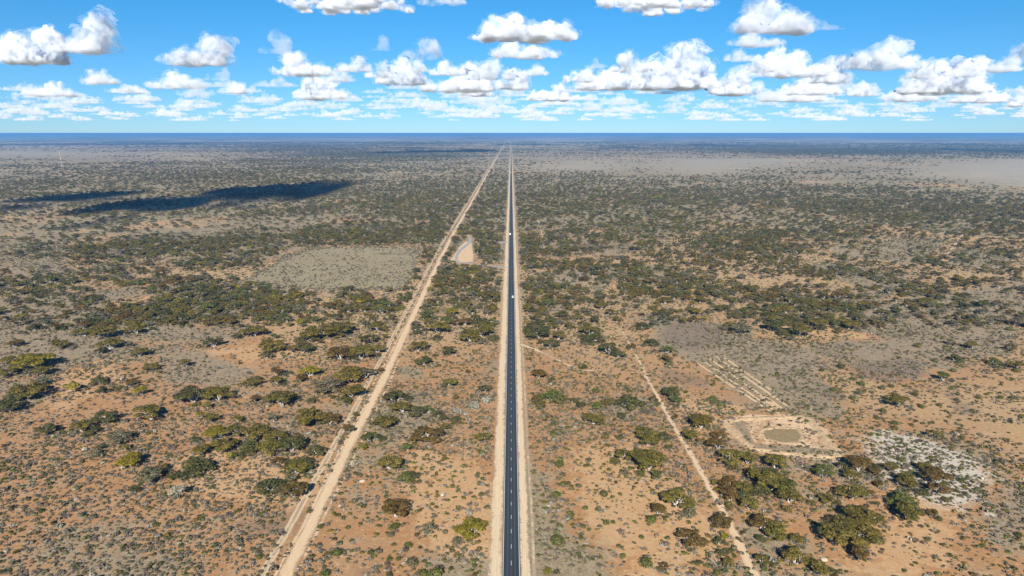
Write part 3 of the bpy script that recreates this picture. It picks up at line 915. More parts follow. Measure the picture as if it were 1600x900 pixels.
for t in things:
    u_, v_, _ = project(np.array(t[1]), np.array(t[2]))
    sz = t[3]
    if t[0] == 'tree': s = "broad" if sz > 14 else ("medium" if sz > 8.5 else "small")
    else: s = "large" if sz > 5 else ("rounded" if sz > 3 else "little")
    look = f"{s} {t[4]} {'mallee' if t[0] == 'tree' else 'shrub'}"
    cells.setdefault((look, side(t[1], t[2]), band(float(v_))), []).append((float(u_), t))
for (look, sd, bd), L in cells.items():
    L.sort(key=lambda q: q[0])
    for k, (u_, t) in enumerate(L):
        if len(L) == 1: t.append(f"{look} {sd}, {bd}")
        else: t.append(f"{look} {sd}, {bd}, {'leftmost' if k == 0 else 'rightmost' if k == len(L) - 1 else ORD[min(k, 19)] + ' from left'}")

for i, (kind, x, y, w, tone, label) in enumerate(things):
    rz = pyr.uniform(0, 6.283)
    base = np.array(TONES[tone]) * pyr.uniform(.88, 1.14)
    colr = (base[0] * pyr.uniform(.95, 1.06), base[1], base[2], 1)
    if kind == 'tree':
        k = 9 if tone in ('silver-grey',) else (pyr.choice([3, 7]) if (tone in ('green', 'dark green') and pyr.random() < .45) else pyr.choice([0, 1, 2, 4, 5, 6, 8]))
        if tone == 'grey-green' and pyr.random() < .5: k = 9
        s = w / 2 * 1.02
        hz = pyr.uniform(.95, 1.12) * (1.0 if w < 10 else (10 / w) ** .45)
        root = link("mallee_tree", None, loc=(x, y, 0)); root.empty_display_size = 1
        root.rotation_euler = (0, 0, rz); root.scale = (s, s, s * hz)
        c = link("crown", TREE_MESH[k][0], root); c.color = colr
        link("trunk", TREE_MESH[k][1], root)
        tag(root, label, "tree", "mallee trees scattered over the plain")
    else:
        o = link("shrub", pyr.choice(SHRUB_MESH), loc=(x, y, 0)); o.color = colr
        s = w / 2 * .95
        o.scale = (s, s, s * pyr.uniform(.8, 1.05)); o.rotation_euler = (0, 0, rz)
        tag(o, label, "shrub", "shrubs dotted over the sand")

# ---- uncountable growth as one object each, instancing prototypes that live in its own mesh
def scatter_object(name, label, cat, protos, pts, rot, scl, pidx, tint, mats):
    """protos: list of (V, F, lv, mat_idx); pts: (n,3)"""
    V, F, pid, lv, mi = [], [], [], [], []
    nb = 0
    for k, (pv, pf, pl, pm) in enumerate(protos):
        V.append(pv); F.append(pf + nb); nb += len(pv)
        pid.append(np.full(len(pv), k)); lv.append(pl); mi.append(pm)
    n0 = nb
    V.append(pts); pid.append(np.full(len(pts), -1))
    me = mesh_np(name, np.concatenate(V), np.concatenate(F), mats, np.concatenate(mi))
    fattr(me, "lv", np.concatenate(lv), 'FACE')
    fattr(me, "pid", np.concatenate(pid), typ='INT')
    z = np.zeros(n0)
    fattr(me, "rz", np.concatenate([z, rot]))
    fattr(me, "sc", np.concatenate([np.ones((n0, 3)), scl]), typ='FLOAT_VECTOR')
    fattr(me, "pk", np.concatenate([z, pidx]).astype(int), typ='INT')
    fattr(me, "tint", np.concatenate([np.ones((n0, 4)), tint]), typ='FLOAT_COLOR')
    o = link(name, me)
    ng = bpy.data.node_groups.new(name + "_scatter", 'GeometryNodeTree')
    ng.interface.new_socket("Geometry", in_out='INPUT', socket_type='NodeSocketGeometry')
    ng.interface.new_socket("Geometry", in_out='OUTPUT', socket_type='NodeSocketGeometry')
    N, L = ng.nodes, ng.links
    gi, go = N.new("NodeGroupInput"), N.new("NodeGroupOutput")
    def named(nm, typ):
        a = N.new("GeometryNodeInputNamedAttribute"); a.data_type = typ; a.inputs["Name"].default_value = nm
        return a.outputs["Attribute"]
    def eq(k):
        c = N.new("FunctionNodeCompare"); c.data_type = 'INT'; c.operation = 'EQUAL'
        L.new(named("pid", 'INT'), c.inputs[2]); c.inputs[3].default_value = k
        s = N.new("GeometryNodeSeparateGeometry"); s.domain = 'POINT'
        L.new(gi.outputs[0], s.inputs[0]); L.new(c.outputs[0], s.inputs[1])
        return s.outputs[0]
    jn = N.new("GeometryNodeJoinGeometry")
    for k in reversed(range(len(protos))):
        g2 = N.new("GeometryNodeGeometryToInstance")
        L.new(eq(k), g2.inputs[0]); L.new(g2.outputs[0], jn.inputs[0])
    iop = N.new("GeometryNodeInstanceOnPoints")
    L.new(eq(-1), iop.inputs["Points"]); L.new(jn.outputs[0], iop.inputs["Instance"])
    iop.inputs["Pick Instance"].default_value = True
    L.new(named("pk", 'INT'), iop.inputs["Instance Index"])
    cx = N.new("ShaderNodeCombineXYZ"); L.new(named("rz", 'FLOAT'), cx.inputs[2])
    L.new(cx.outputs[0], iop.inputs["Rotation"])
    L.new(named("sc", 'FLOAT_VECTOR'), iop.inputs["Scale"])
    L.new(iop.outputs[0], go.inputs[0])
    md = o.modifiers.new("scatter", 'NODES'); md.node_group = ng
    return tag(o, label, cat, kind="stuff")

def proto_tree(seed, n, leaf, **kw):
    cv, lv, tv, tf = tree_shape(seed, n, leaf, branch=False, **kw)
    V = np.concatenate([cv, tv]); F = np.concatenate([quadF(cv), tf + len(cv)])
    return V, F, np.concatenate([lv, np.full(len(tf), .5)]), np.concatenate([np.zeros(len(lv), int), np.ones(len(tf), int)])

def tints(n, keys, wts, jit=.14):
    k = rng.choice(len(keys), n, p=np.array(wts) / sum(wts))
    base = np.array([TONES[q] for q in keys])[k] * rng.uniform(1 - jit, 1 + jit, (n, 1)) * rng.uniform(.94, 1.06, (n, 3))
    return np.concatenate([base, np.ones((n, 1))], 1)

fd = np.hypot(FAR[:, 0], FAR[:, 1])
protos = [proto_tree(500 + k, 520, .10, n_stem=4, kind='round' if k == 4 else 'umbrella') for k in range(6)] + [proto_tree(520 + k, 150, .19, n_stem=3) for k in range(4)]
n = len(FAR)
pk = np.where(fd < 1700, rng.integers(0, 6, n), rng.integers(6, 10, n))
s = FAR[:, 2] / 2
sz = np.minimum(s, 6.0)
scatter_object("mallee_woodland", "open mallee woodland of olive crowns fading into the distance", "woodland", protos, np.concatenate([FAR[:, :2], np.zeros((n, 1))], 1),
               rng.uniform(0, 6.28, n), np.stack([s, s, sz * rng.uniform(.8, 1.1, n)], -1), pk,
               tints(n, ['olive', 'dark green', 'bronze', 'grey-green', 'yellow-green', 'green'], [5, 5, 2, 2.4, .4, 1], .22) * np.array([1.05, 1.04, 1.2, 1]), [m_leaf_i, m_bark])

# saltbush and bluebush over the plain
SB = []
for r0, r1, dens in ((225, 480, .42), (480, 800, .24), (800, 1400, .085), (1400, 2300, .014)):
    x, y = scatter(r0, r1, dens, .72)
    P = np.stack([x, y], -1)
    f = .5 * fbm(P / 14, 3, 81) + .5 * fbm(P / 70, 3, 83)
    dn = np.clip(.45 + (f - .5) * 3.2, .05, 1)
    for g in SANDY[:4]: dn *= 1 - .7 * (poly_sd(x, y, g) > 0)
    dn *= np.where(poly_sd(x, y, DAM_OUT) > 0, .5, 1)
    dn = np.where(poly_sd(x, y, LIME) > 0, np.maximum(dn * .8, .3), dn)
    dn = np.where((x < -110) & (y < 420), np.maximum(dn, .6), dn)
    keep = (rng.random(len(x)) < dn) & ~off_road(x, y, -.6)
    x, y = x[keep], y[keep]
    w = np.exp(rng.normal(math.log(.68 if r0 < 800 else .88), .46, len(x))).clip(.22, 2.2)
    SB.append(np.stack([x, y, w], -1))
# scrub fringe round the clearing and rows of bushes along the shoulders
for _ in range(900):
    k = rng.integers(len(CLEARING)); a, b = np.array(CLEARING[k]), np.array(CLEARING[(k + 1) % len(CLEARING)])
    q = a + (b - a) * rng.random() + rng.normal(0, 7, 2)
    SB.append(np.array([[q[0], q[1], rng.uniform(.8, 2.0)]]))
# taller bushes in loose drifts
MB = []
for r0, r1, dens in ((225, 480, .045), (480, 800, .045), (800, 1400, .028)):
    x, y = scatter(r0, r1, dens, .72)
    P = np.stack([x, y], -1)
    f = fbm(P / 38, 4, 91)
    dn = np.clip((f - .42) * 4.5, .06, 1) * np.where(poly_sd(x, y, CLEARING) > 2, .1, 1) * np.where(poly_sd(x, y, DAM_OUT) > 0, .15, 1)
    for g in SANDY[:4]: dn *= 1 - .6 * (poly_sd(x, y, g) > 0)
    dn *= np.where((x > -92) & (x < 85), 3.4, 1)
    keep = (rng.random(len(x)) < dn) & ~off_road(x, y, .6)
    x, y = x[keep], y[keep]
    MB.append(np.stack([x, y, rng.uniform(.75, 1.7, len(x))], -1))
MB = np.concatenate(MB)
SB.append(MB)
# grey understorey round the feet of the trees
UN = []
for t in things:
    if t[0] != 'tree': continue
    for _ in range(int(t[3] * 1.5)):
        a, rr = rng.uniform(0, 6.283), t[3] * .62 * math.sqrt(rng.random())
        UN.append([t[1] + rr * math.cos(a), t[2] + rr * math.sin(a), rng.uniform(.5, 1.35)])
nf = FAR[np.hypot(FAR[:, 0], FAR[:, 1]) < 1100]
for x_, y_, w_ in nf:
    for _ in range(4):
        UN.append([x_ + rng.normal(0, w_ * .45), y_ + rng.normal(0, w_ * .45), rng.uniform(.6, 1.4)])
UN = np.array(UN)
UN = UN[~off_road(UN[:, 0], UN[:, 1], .2)]
SB.append(UN)
SB = np.concatenate(SB)
n = len(SB)
protos = []
for k in range(6):
    v, lv = shrub_shape(700 + k, 26, .36, .75)
    protos.append((v, quadF(v), lv, np.zeros(len(lv), int)))
green = rng.random(n) < np.where(SB[:, 0] > 0, .22, .10)
green[n - len(UN):] = rng.random(len(UN)) < .15
green[n - len(UN) - len(MB):n - len(UN)] = rng.random(len(MB)) < .55
tt = tints(n, ['grey-green', 'ash', 'silver-grey', 'mauve'], [3.5, 4, .6, 1.6], .25)
tg = tints(n, ['green', 'dark green', 'olive'], [3, 3, 2], .2)
tt = np.where(green[:, None], tg, tt * np.array([.95, .95, 1.0, 1]))
scatter_object("saltbush_scrub", "low grey saltbush and green tufts covering the red sand", "scrub", protos, np.concatenate([SB[:, :2], np.zeros((n, 1))], 1),
               rng.uniform(0, 6.28, n), np.stack([SB[:, 2]] * 2 + [SB[:, 2] * rng.uniform(.6, 1.0, n)], -1), rng.integers(0, 6, n), tt, [m_leaf_i])
print("far trees", len(FAR), "saltbush", n, "hand trees", n_hand, "things", len(things))

# ------------------------------------------------------------------ fallen timber and stones
def deadwood(name, u, v, L, label, up=.5, n=7, seed=0):
    rg = np.random.default_rng(seed); g = G(u, v)
    V, F, nb = [], [], 0
    for k in range(n):
        a = rg.uniform(0, 6.28); l = L * rg.uniform(.5, 1)
        d = np.array([math.cos(a), math.sin(a), rg.uniform(.05, up)])
        p = [np.array([0, 0, .12]), d * l * .5 + rg.normal(0, .12, 3) * L * .2, d * l + rg.normal(0, .2, 3) * L * .2]
        for q in p: q[2] = max(q[2], .08)
        v_, f_ = tube(p, .16, .04, 5); V.append(v_); F.append(f_ + nb); nb += len(v_)
        for b in range(2):
            st = p[1] * rg.uniform(.7, 1.2); e = st + rg.normal(0, .28, 3) * L * .6; e[2] = max(abs(e[2]), .1)
            v_, f_ = tube([st, (st + e) / 2, e], .06, .02, 4); V.append(v_); F.append(f_ + nb); nb += len(v_)
    me = mesh_np(name, np.concatenate(V), np.concatenate(F), [m_dead], smooth=True)
    o = link(name, me, loc=(g[0], g[1], 0))
    tag(o, label, "dead wood", "bleached dead wood lying on the sand")
m_dead = plain("bleached_wood", (.27, .24, .21), .9, .1)
deadwood("dead_branch", 1037, 854, 3.4, "bleached fallen branch lying on sand left of the faint track", .25, 5, 1)
deadwood("dead_branch", 1122, 884, 4.2, "heap of bleached branches beside a small tree at the bottom edge", .9, 10, 2)
deadwood("dead_branch", 555, 846, 4.5, "grey tangle of dead branches on a dark patch right of dirt track", .4, 12, 3)
deadwood("dead_branch", 554, 727, 3.4, "brushwood heap at the right edge of the dirt track", .7, 12, 4)
deadwood("dead_branch", 1050, 818, 3.2, "bleached log fallen under the mallees left of the faint track", .3, 4, 5)
deadwood("dead_branch", 917, 850, 2.6, "small bleached branch heap on sand right of the highway", .6, 6, 6)
def rock(u, v, s, label, seed):
    import bmesh
    bm = bmesh.new(); bmesh.ops.create_icosphere(bm, subdivisions=3, radius=1)
    co = np.array([q.co[:] for q in bm.verts]); r = .7 + .7 * fbm(co * 1.6 + seed * 3, 3, seed)
    for q, k in zip(bm.verts, r): q.co *= k; q.co.z = max(q.co.z * .5, -.1)
    me = bpy.data.meshes.new("limestone_boulder"); bm.to_mesh(me); bm.free(); me.materials.append(m_stone)
    g = G(u, v); o = link("limestone_boulder", me, loc=(g[0], g[1], 0)); o.scale = (s, s * .8, s)
    tag(o, label, "boulder", "pale limestone boulders on the sand")
m_stone = plain("pale_limestone", (.36, .28, .20), .9, .1)
rock(566, 752, 1.6, "broad pale boulder on sand right of the dirt track", 1)
rock(560, 758, 1.1, "small pale stone at the foot of the broad boulder", 2)
rock(533, 791, 1.4, "pale flat boulder beside low shrubs right of dirt track", 3)
rock(1287, 874, 1.6, "white boulder under the big mallees at the bottom right", 4)

# ------------------------------------------------------------------ vehicles on the highway
def bm_obj(name, build, mat, parent):
    import bmesh
    bm = bmesh.new(); build(bm)
    me = bpy.data.meshes.new(name); bm.to_mesh(me); bm.free(); me.materials.append(mat)
    return link(name, me, parent)
def loft(sections):
    """sections: (y, z0, z1, halfwidth bottom, halfwidth top) along the length"""
    def f(bm):
        rings = []
        for y, z0, z1, wb, wt in sections:
            b = .12
            pts = [(-wb, z0), (wb, z0), (wb, z0 + (z1 - z0) * .55), (wt, z1 - b * .5), (wt - b, z1), (-wt + b, z1), (-wt, z1 - b * .5), (-wb, z0 + (z1 - z0) * .55)]
            rings.append([bm.verts.new((x, y, z)) for x, z in pts])
        for a, c in zip(rings[:-1], rings[1:]):
            for k in range(8): bm.faces.new((a[k], a[(k + 1) % 8], c[(k + 1) % 8], c[k]))
        bm.faces.new(rings[0][::-1]); bm.faces.new(rings[-1])
        import bmesh
        bmesh.ops.recalc_face_normals(bm, faces=bm.faces[:])
    return f
def cyl_x(r, w, seg=18):
    def f(bm):
        import bmesh
        bmesh.ops.create_cone(bm, cap_ends=True, segments=seg, radius1=r, radius2=r, depth=w, matrix=Matrix.Rotation(R(90), 4, 'Y'))
        bmesh.ops.bevel(bm, geom=[e for e in bm.edges if e.calc_face_angle(0) > 1], offset=.04, segments=2, affect='EDGES')
    return f
def boxf(x0, x1, y0, y1, z0, z1, bev=.03):
    def f(bm):
        import bmesh
        bmesh.ops.create_cube(bm, size=1, matrix=Matrix.Translation(((x0 + x1) / 2, (y0 + y1) / 2, (z0 + z1) / 2)) @ Matrix.Diagonal((x1 - x0, y1 - y0, z1 - z0, 1)))
        if bev: bmesh.ops.bevel(bm, geom=bm.edges[:], offset=bev, segments=2, affect='EDGES')
    return f
def quadf(pts):
    def f(bm): bm.faces.new([bm.verts.new(p) for p in pts])
    return f
m_white = plain("white_car_paint", (.80, .80, .80), .25, .5)
m_glass = plain("dark_car_glass", (.02, .025, .03), .08, .6)
m_tyre = plain("black_tyre", (.02, .02, .02), .85, .2)
m_rim = plain("alloy_rim", (.5, .5, .52), .35, .6, Metallic=.8)
m_lamp = plain("clear_headlight", (.75, .76, .78), .15, .6)
m_tail = plain("red_tail_light", (.35, .01, .01), .25, .5)
m_dark = plain("black_plastic", (.03, .03, .03), .6, .3)
def wheels(root, ys, hw, r=.38, w=.26):
    for y in ys:
        for sx in (-1, 1):
            t = bm_obj("wheel", cyl_x(r, w), m_tyre, root); t.location = (sx * (hw - w / 2), y, r)
            rm = bm_obj("rim", cyl_x(r * .6, .03), m_rim, t); rm.location = (sx * (w / 2 + .005), 0, 0)
def car(x, y, heading, label):
    root = link("parked_car".replace("parked_", "white_"), None, loc=(x, y, .05)); root.rotation_euler = (0, 0, heading)
    bm_obj("body", loft([(-2.35, .45, .95, .86, .80), (-2.2, .32, 1.08, .94, .88), (-1.0, .30, 1.12, .95, .90), (.95, .30, 1.10, .95, .90), (2.1, .32, 1.0, .93, .85), (2.38, .45, .85, .85, .78)]), m_white, root)
    bm_obj("cabin", loft([(-2.2, 1.0, 1.12, .86, .84), (-1.95, 1.02, 1.78, .87, .70), (.05, 1.02, 1.84, .87, .70), (.35, 1.02, 1.74, .87, .70), (1.15, 1.0, 1.12, .86, .82)]), m_white, root)
    bm_obj("windscreen", quadf([(-.74, 1.11, 1.155), (.74, 1.11, 1.155), (.62, .40, 1.74), (-.62, .40, 1.74)]), m_glass, root)
    bm_obj("rear_window", quadf([(.72, -2.19, 1.2), (-.72, -2.19, 1.2), (-.62, -1.985, 1.72), (.62, -1.985, 1.72)]), m_glass, root)
    for sx in (-1, 1):
        pts = [(sx * .885, -1.85, 1.36), (sx * .885, .55, 1.36), (sx * .73, .2, 1.74), (sx * .73, -1.8, 1.74)]
        bm_obj("side_window", quadf(pts if sx > 0 else pts[::-1]), m_glass, root)
        bm_obj("headlight", boxf(sx * .64 - .2, sx * .64 + .2, 2.28, 2.42, .70, .86), m_lamp, root)
        bm_obj("tail_light", boxf(sx * .74 - .09, sx * .74 + .09, -2.40, -2.28, .72, 1.0), m_tail, root)
        bm_obj("wing_mirror", boxf(sx * 1.02 - .1, sx * 1.02 + .1, .72, .86, 1.05, 1.25), m_white, root)
    bm_obj("bull_bar", boxf(-.6, .6, 2.36, 2.50, .42, .66), m_dark, root)
    wheels(root, (-1.45, 1.45), .95)
    return tag(root, label, "car")
def van(x, y, heading, label):
    root = link("white_van", None, loc=(x, y, .05)); root.rotation_euler = (0, 0, heading)
    bm_obj("body", loft([(-3.4, .45, 3.0, 1.1, .98), (-3.3, .40, 3.1, 1.12, 1.02), (1.5, .40, 3.12, 1.12, 1.02), (1.9, .40, 2.75, 1.12, .98), (2.5, .40, 1.5, 1.08, .92), (3.3, .42, 1.15, 1.0, .85), (3.45, .5, 1.0, .92, .8)]), m_white, root)
    bm_obj("windscreen", quadf([(-.88, 2.53, 1.55), (.88, 2.53, 1.55), (.86, 1.96, 2.66), (-.86, 1.96, 2.66)]), m_glass, root)
    bm_obj("rear_window", quadf([(.7, -3.41, 1.7), (-.7, -3.41, 1.7), (-.68, -3.39, 2.5), (.68, -3.39, 2.5)]), m_glass, root)
    for sx in (-1, 1):
        pts = [(sx * 1.115, .9, 1.75), (sx * 1.115, 1.9, 1.75), (sx * 1.06, 1.7, 2.5), (sx * 1.06, .9, 2.5)]
        bm_obj("side_window", quadf(pts if sx > 0 else pts[::-1]), m_glass, root)
        bm_obj("tail_light", boxf(sx * .95 - .08, sx * .95 + .08, -3.45, -3.36, .9, 1.5), m_tail, root)
        bm_obj("headlight", boxf(sx * .68 - .2, sx * .68 + .2, 3.32, 3.48, .72, .92), m_lamp, root)
    bm_obj("bumper", boxf(-1.0, 1.0, -3.55, -3.38, .45, .7), m_dark, root)
    wheels(root, (-2.1, 2.3), 1.12, .42)
    return tag(root, label, "van")
def truck(x, y, heading, label):
    root = link("white_truck", None, loc=(x, y, .05)); root.rotation_euler = (0, 0, heading)
    bm_obj("trailer", boxf(-1.25, 1.25, -9, 3.2, 1.1, 4.2, .06), m_white, root)
    bm_obj("cab", loft([(3.5, .6, 3.3, 1.2, 1.1), (4.4, .55, 3.5, 1.22, 1.12), (5.6, .5, 2.9, 1.22, 1.1), (5.9, .5, 1.7, 1.2, 1.1), (6.6, .55, 1.6, 1.15, 1.0)]), m_white, root)
    bm_obj("windscreen", quadf([(-1.0, 5.92, 1.85), (1.0, 5.92, 1.85), (1.0, 5.66, 2.8), (-1.0, 5.66, 2.8)]), m_glass, root)
    bm_obj("chassis", boxf(-.5, .5, -8.8, 6.0, .7, 1.05), m_dark, root)
    wheels(root, (-8, -6.7, -5.4, 2.9, 5.4), 1.22, .5, .32)
    return tag(root, label, "truck")
g = G(801, 465); car(1.75, g[1], R(180), "white car on the nearer stretch of highway, driving towards the camera")
g = G(797, 367); van(-1.9, g[1], 0, "tall white van driving away on highway beyond the rest area turnoff")
g = G(797, 270); truck(-1.8, g[1], 0, "white truck, a mere speck far along the highway")

# ------------------------------------------------------------------ clouds: real cumulus standing over the plain
BASE = 1300.0
def cloud_mat(name, dens):
    m = NT(name)
    v = m.n("VolumePrincipled")
    v.inputs["Color"].default_value = (.89, .92, .962, 1)
    v.inputs["Anisotropy"].default_value = 0.0
    p = m.pos()
    n = m.noise(p, .0042, 4, .62)
    m.put(v.inputs["Density"], m.math('MULTIPLY', m.step(n, .36, .62), dens * 1.7))
    return m.done(None, v.outputs[0])
CM_ = {k: cloud_mat("cloud_vapour_" + k, d) for k, d in (("thick", .0090), ("mid", .0050), ("thin", .0020), ("far", .0026), ("faint", .0023), ("fringe", .0022), ("dense", .022))}

def cloud_mesh(W, H, Dp, seed, vox, rough=1.0):
    """a heap of towers, each puff carrying smaller puffs, fused by a voxel remesh and roughened; flat base"""
    import bmesh
    rg = np.random.default_rng(seed)
    puffs = []
    nl = int(np.clip(round(W / H * 1.5), 2, 7))
    xs = np.linspace(-.36, .36, nl) + rg.normal(0, .05, nl)
    hs_ = rg.uniform(.45, .85, nl) * (1 - .5 * np.abs(xs) / .5)
    hs_[rg.integers(max(1, nl // 4), max(2, nl - nl // 4))] = 1.0
    lean = rg.normal(0, .12)
    for tx, th in zip(xs, hs_):
        top = H * th
        r0 = min(W / nl * .75, top * .6)
        ty = rg.normal(0, .12) * Dp
        for k in range(7):
            z = top * (k + rg.random()) / 7 * .78
            r = r0 * (1.0 - .52 * z / top) * rg.uniform(.6, .95)
            puffs.append((tx * W + lean * z + rg.normal(0, r0 * .42), ty + rg.normal(0, r0 * .5), z, r))
    for k in range(int(5 + 5 * W / H)):
        x = rg.uniform(-.5, .5)
        puffs.append((x * W, rg.normal(0, .18) * Dp, H * rg.uniform(0, .16), min(H * .4, W * .13) * rg.uniform(.4, 1) * (1.25 - abs(x) * 1.6)))
    kids = []
    for x, y, z, r in puffs:
        for k in range(7):
            d = rg.normal(0, 1, 3); d /= np.linalg.norm(d); d[2] = abs(d[2]) * .9 - .1
            q = r * rg.uniform(.28, .52)
            kids.append((x + d[0] * r * .92, y + d[1] * r * .92, z + d[2] * r * .92, q))
    bm = bmesh.new()
    for x, y, z, r in puffs + kids:
        r = max(r, vox * 1.0)
        x = max(-W * .52 + r * .8, min(W * .52 - r * .8, x))
        bmesh.ops.create_icosphere(bm, subdivisions=2 if r > vox * 3 else 1, radius=r, matrix=Matrix.Translation((x, y, max(z, r * .1))))
    me = bpy.data.meshes.new("tmp"); bm.to_mesh(me); bm.free()
    o = bpy.data.objects.new("tmp", me); COL.objects.link(o)
    md = o.modifiers.new("r", 'REMESH'); md.mode = 'VOXEL'; md.voxel_size = vox
    dg = bpy.context.evaluated_depsgraph_get()
    m2 = bpy.data.meshes.new_from_object(o.evaluated_get(dg))
    bpy.data.objects.remove(o); bpy.data.meshes.remove(me)
    n = len(m2.vertices)
    co = np.empty(n * 3, np.float32); m2.vertices.foreach_get("co", co); co = co.reshape(-1, 3).astype(float)
    no = np.empty(n * 3, np.float32); m2.vertices.foreach_get("normal", no); no = no.reshape(-1, 3).astype(float)
    L = max(H, W * .3)
    b1 = np.abs(fbm(co / (L * .22) + seed, 2, seed) - .5) * 2
    b2 = np.abs(fbm(co / (L * .09) + seed, 2, seed + 9) - .5) * 2
    b3 = vnoise(co / (vox * 2.4), seed + 3) - .5
    disp = (.35 - b1) * L * .17 + (.35 - b2) * L * .13 + b3 * vox * 2.2
    co = co + no * (disp * rough)[:, None]
    co[:, 2] *= H / max(co[:, 2].max(), 1); co[:, 0] = (co[:, 0] - (co[:, 0].max() + co[:, 0].min()) / 2) * W / (co[:, 0].max() - co[:, 0].min())
    co[:, 1] = (co[:, 1] - (co[:, 1].max() + co[:, 1].min()) / 2) * Dp / (co[:, 1].max() - co[:, 1].min())
    lo = co[:, 2] < H * .04
    co[lo, 2] = H * .04 + (co[lo, 2] - H * .04) * .22
    m2.vertices.foreach_set("co", co.astype(np.float32).ravel())
    m2.update()
    return m2

def dir_at(u, v):
    return CM @ np.array([(u - 800) / FPX, -(v - 450) / FPX, -1.0])
def put_cloud(u, vb, wpx, hpx, thick, seed, name="cumulus_cloud", base=None):
    d = dir_at(u, vb); t = ((base or BASE) - CAM_H) / d[2]
    x, y = d[0] * t, d[1] * t
    W, H = wpx * t / FPX * .98, hpx * t / FPX
    me = cloud_mesh(W, H, W * .7, seed, max(W / 80, H / 44, 12))
    me.materials.clear(); me.materials.append(CM_[thick])
    for p in me.polygons: p.use_smooth = True
    me.name = name
    o = link(name, me, loc=(x, y, base or BASE))
    if thick != 'thin':
        fr = me.copy(); fr.name = "vapour_fringe"
        n = len(fr.vertices); L = max(H, W * .25)
        co = np.empty(n * 3, np.float32); fr.vertices.foreach_get("co", co); co = co.reshape(-1, 3).astype(float)
        no = np.empty(n * 3, np.float32); fr.vertices.foreach_get("normal", no); no = no.reshape(-1, 3).astype(float)
        k = np.clip(fbm(co / (L * .30) + seed * 2.7, 3, seed + 31) - .42, 0, 1)
        k2 = np.clip(fbm(co / (L * .11) + seed * 1.3, 3, seed + 37) - .44, 0, 1)
        co = co + no * ((k * .62 + k2 * .42) * L + 4)[:, None] * np.where(no[:, 2:3] < -.2, .25, 1) * np.array([1.15, 1, .75])
        fr.vertices.foreach_set("co", co.astype(np.float32).ravel()); fr.update()
        fr.materials.clear(); fr.materials.append(CM_['fringe'])
        link("vapour_fringe", fr, o)
    return o
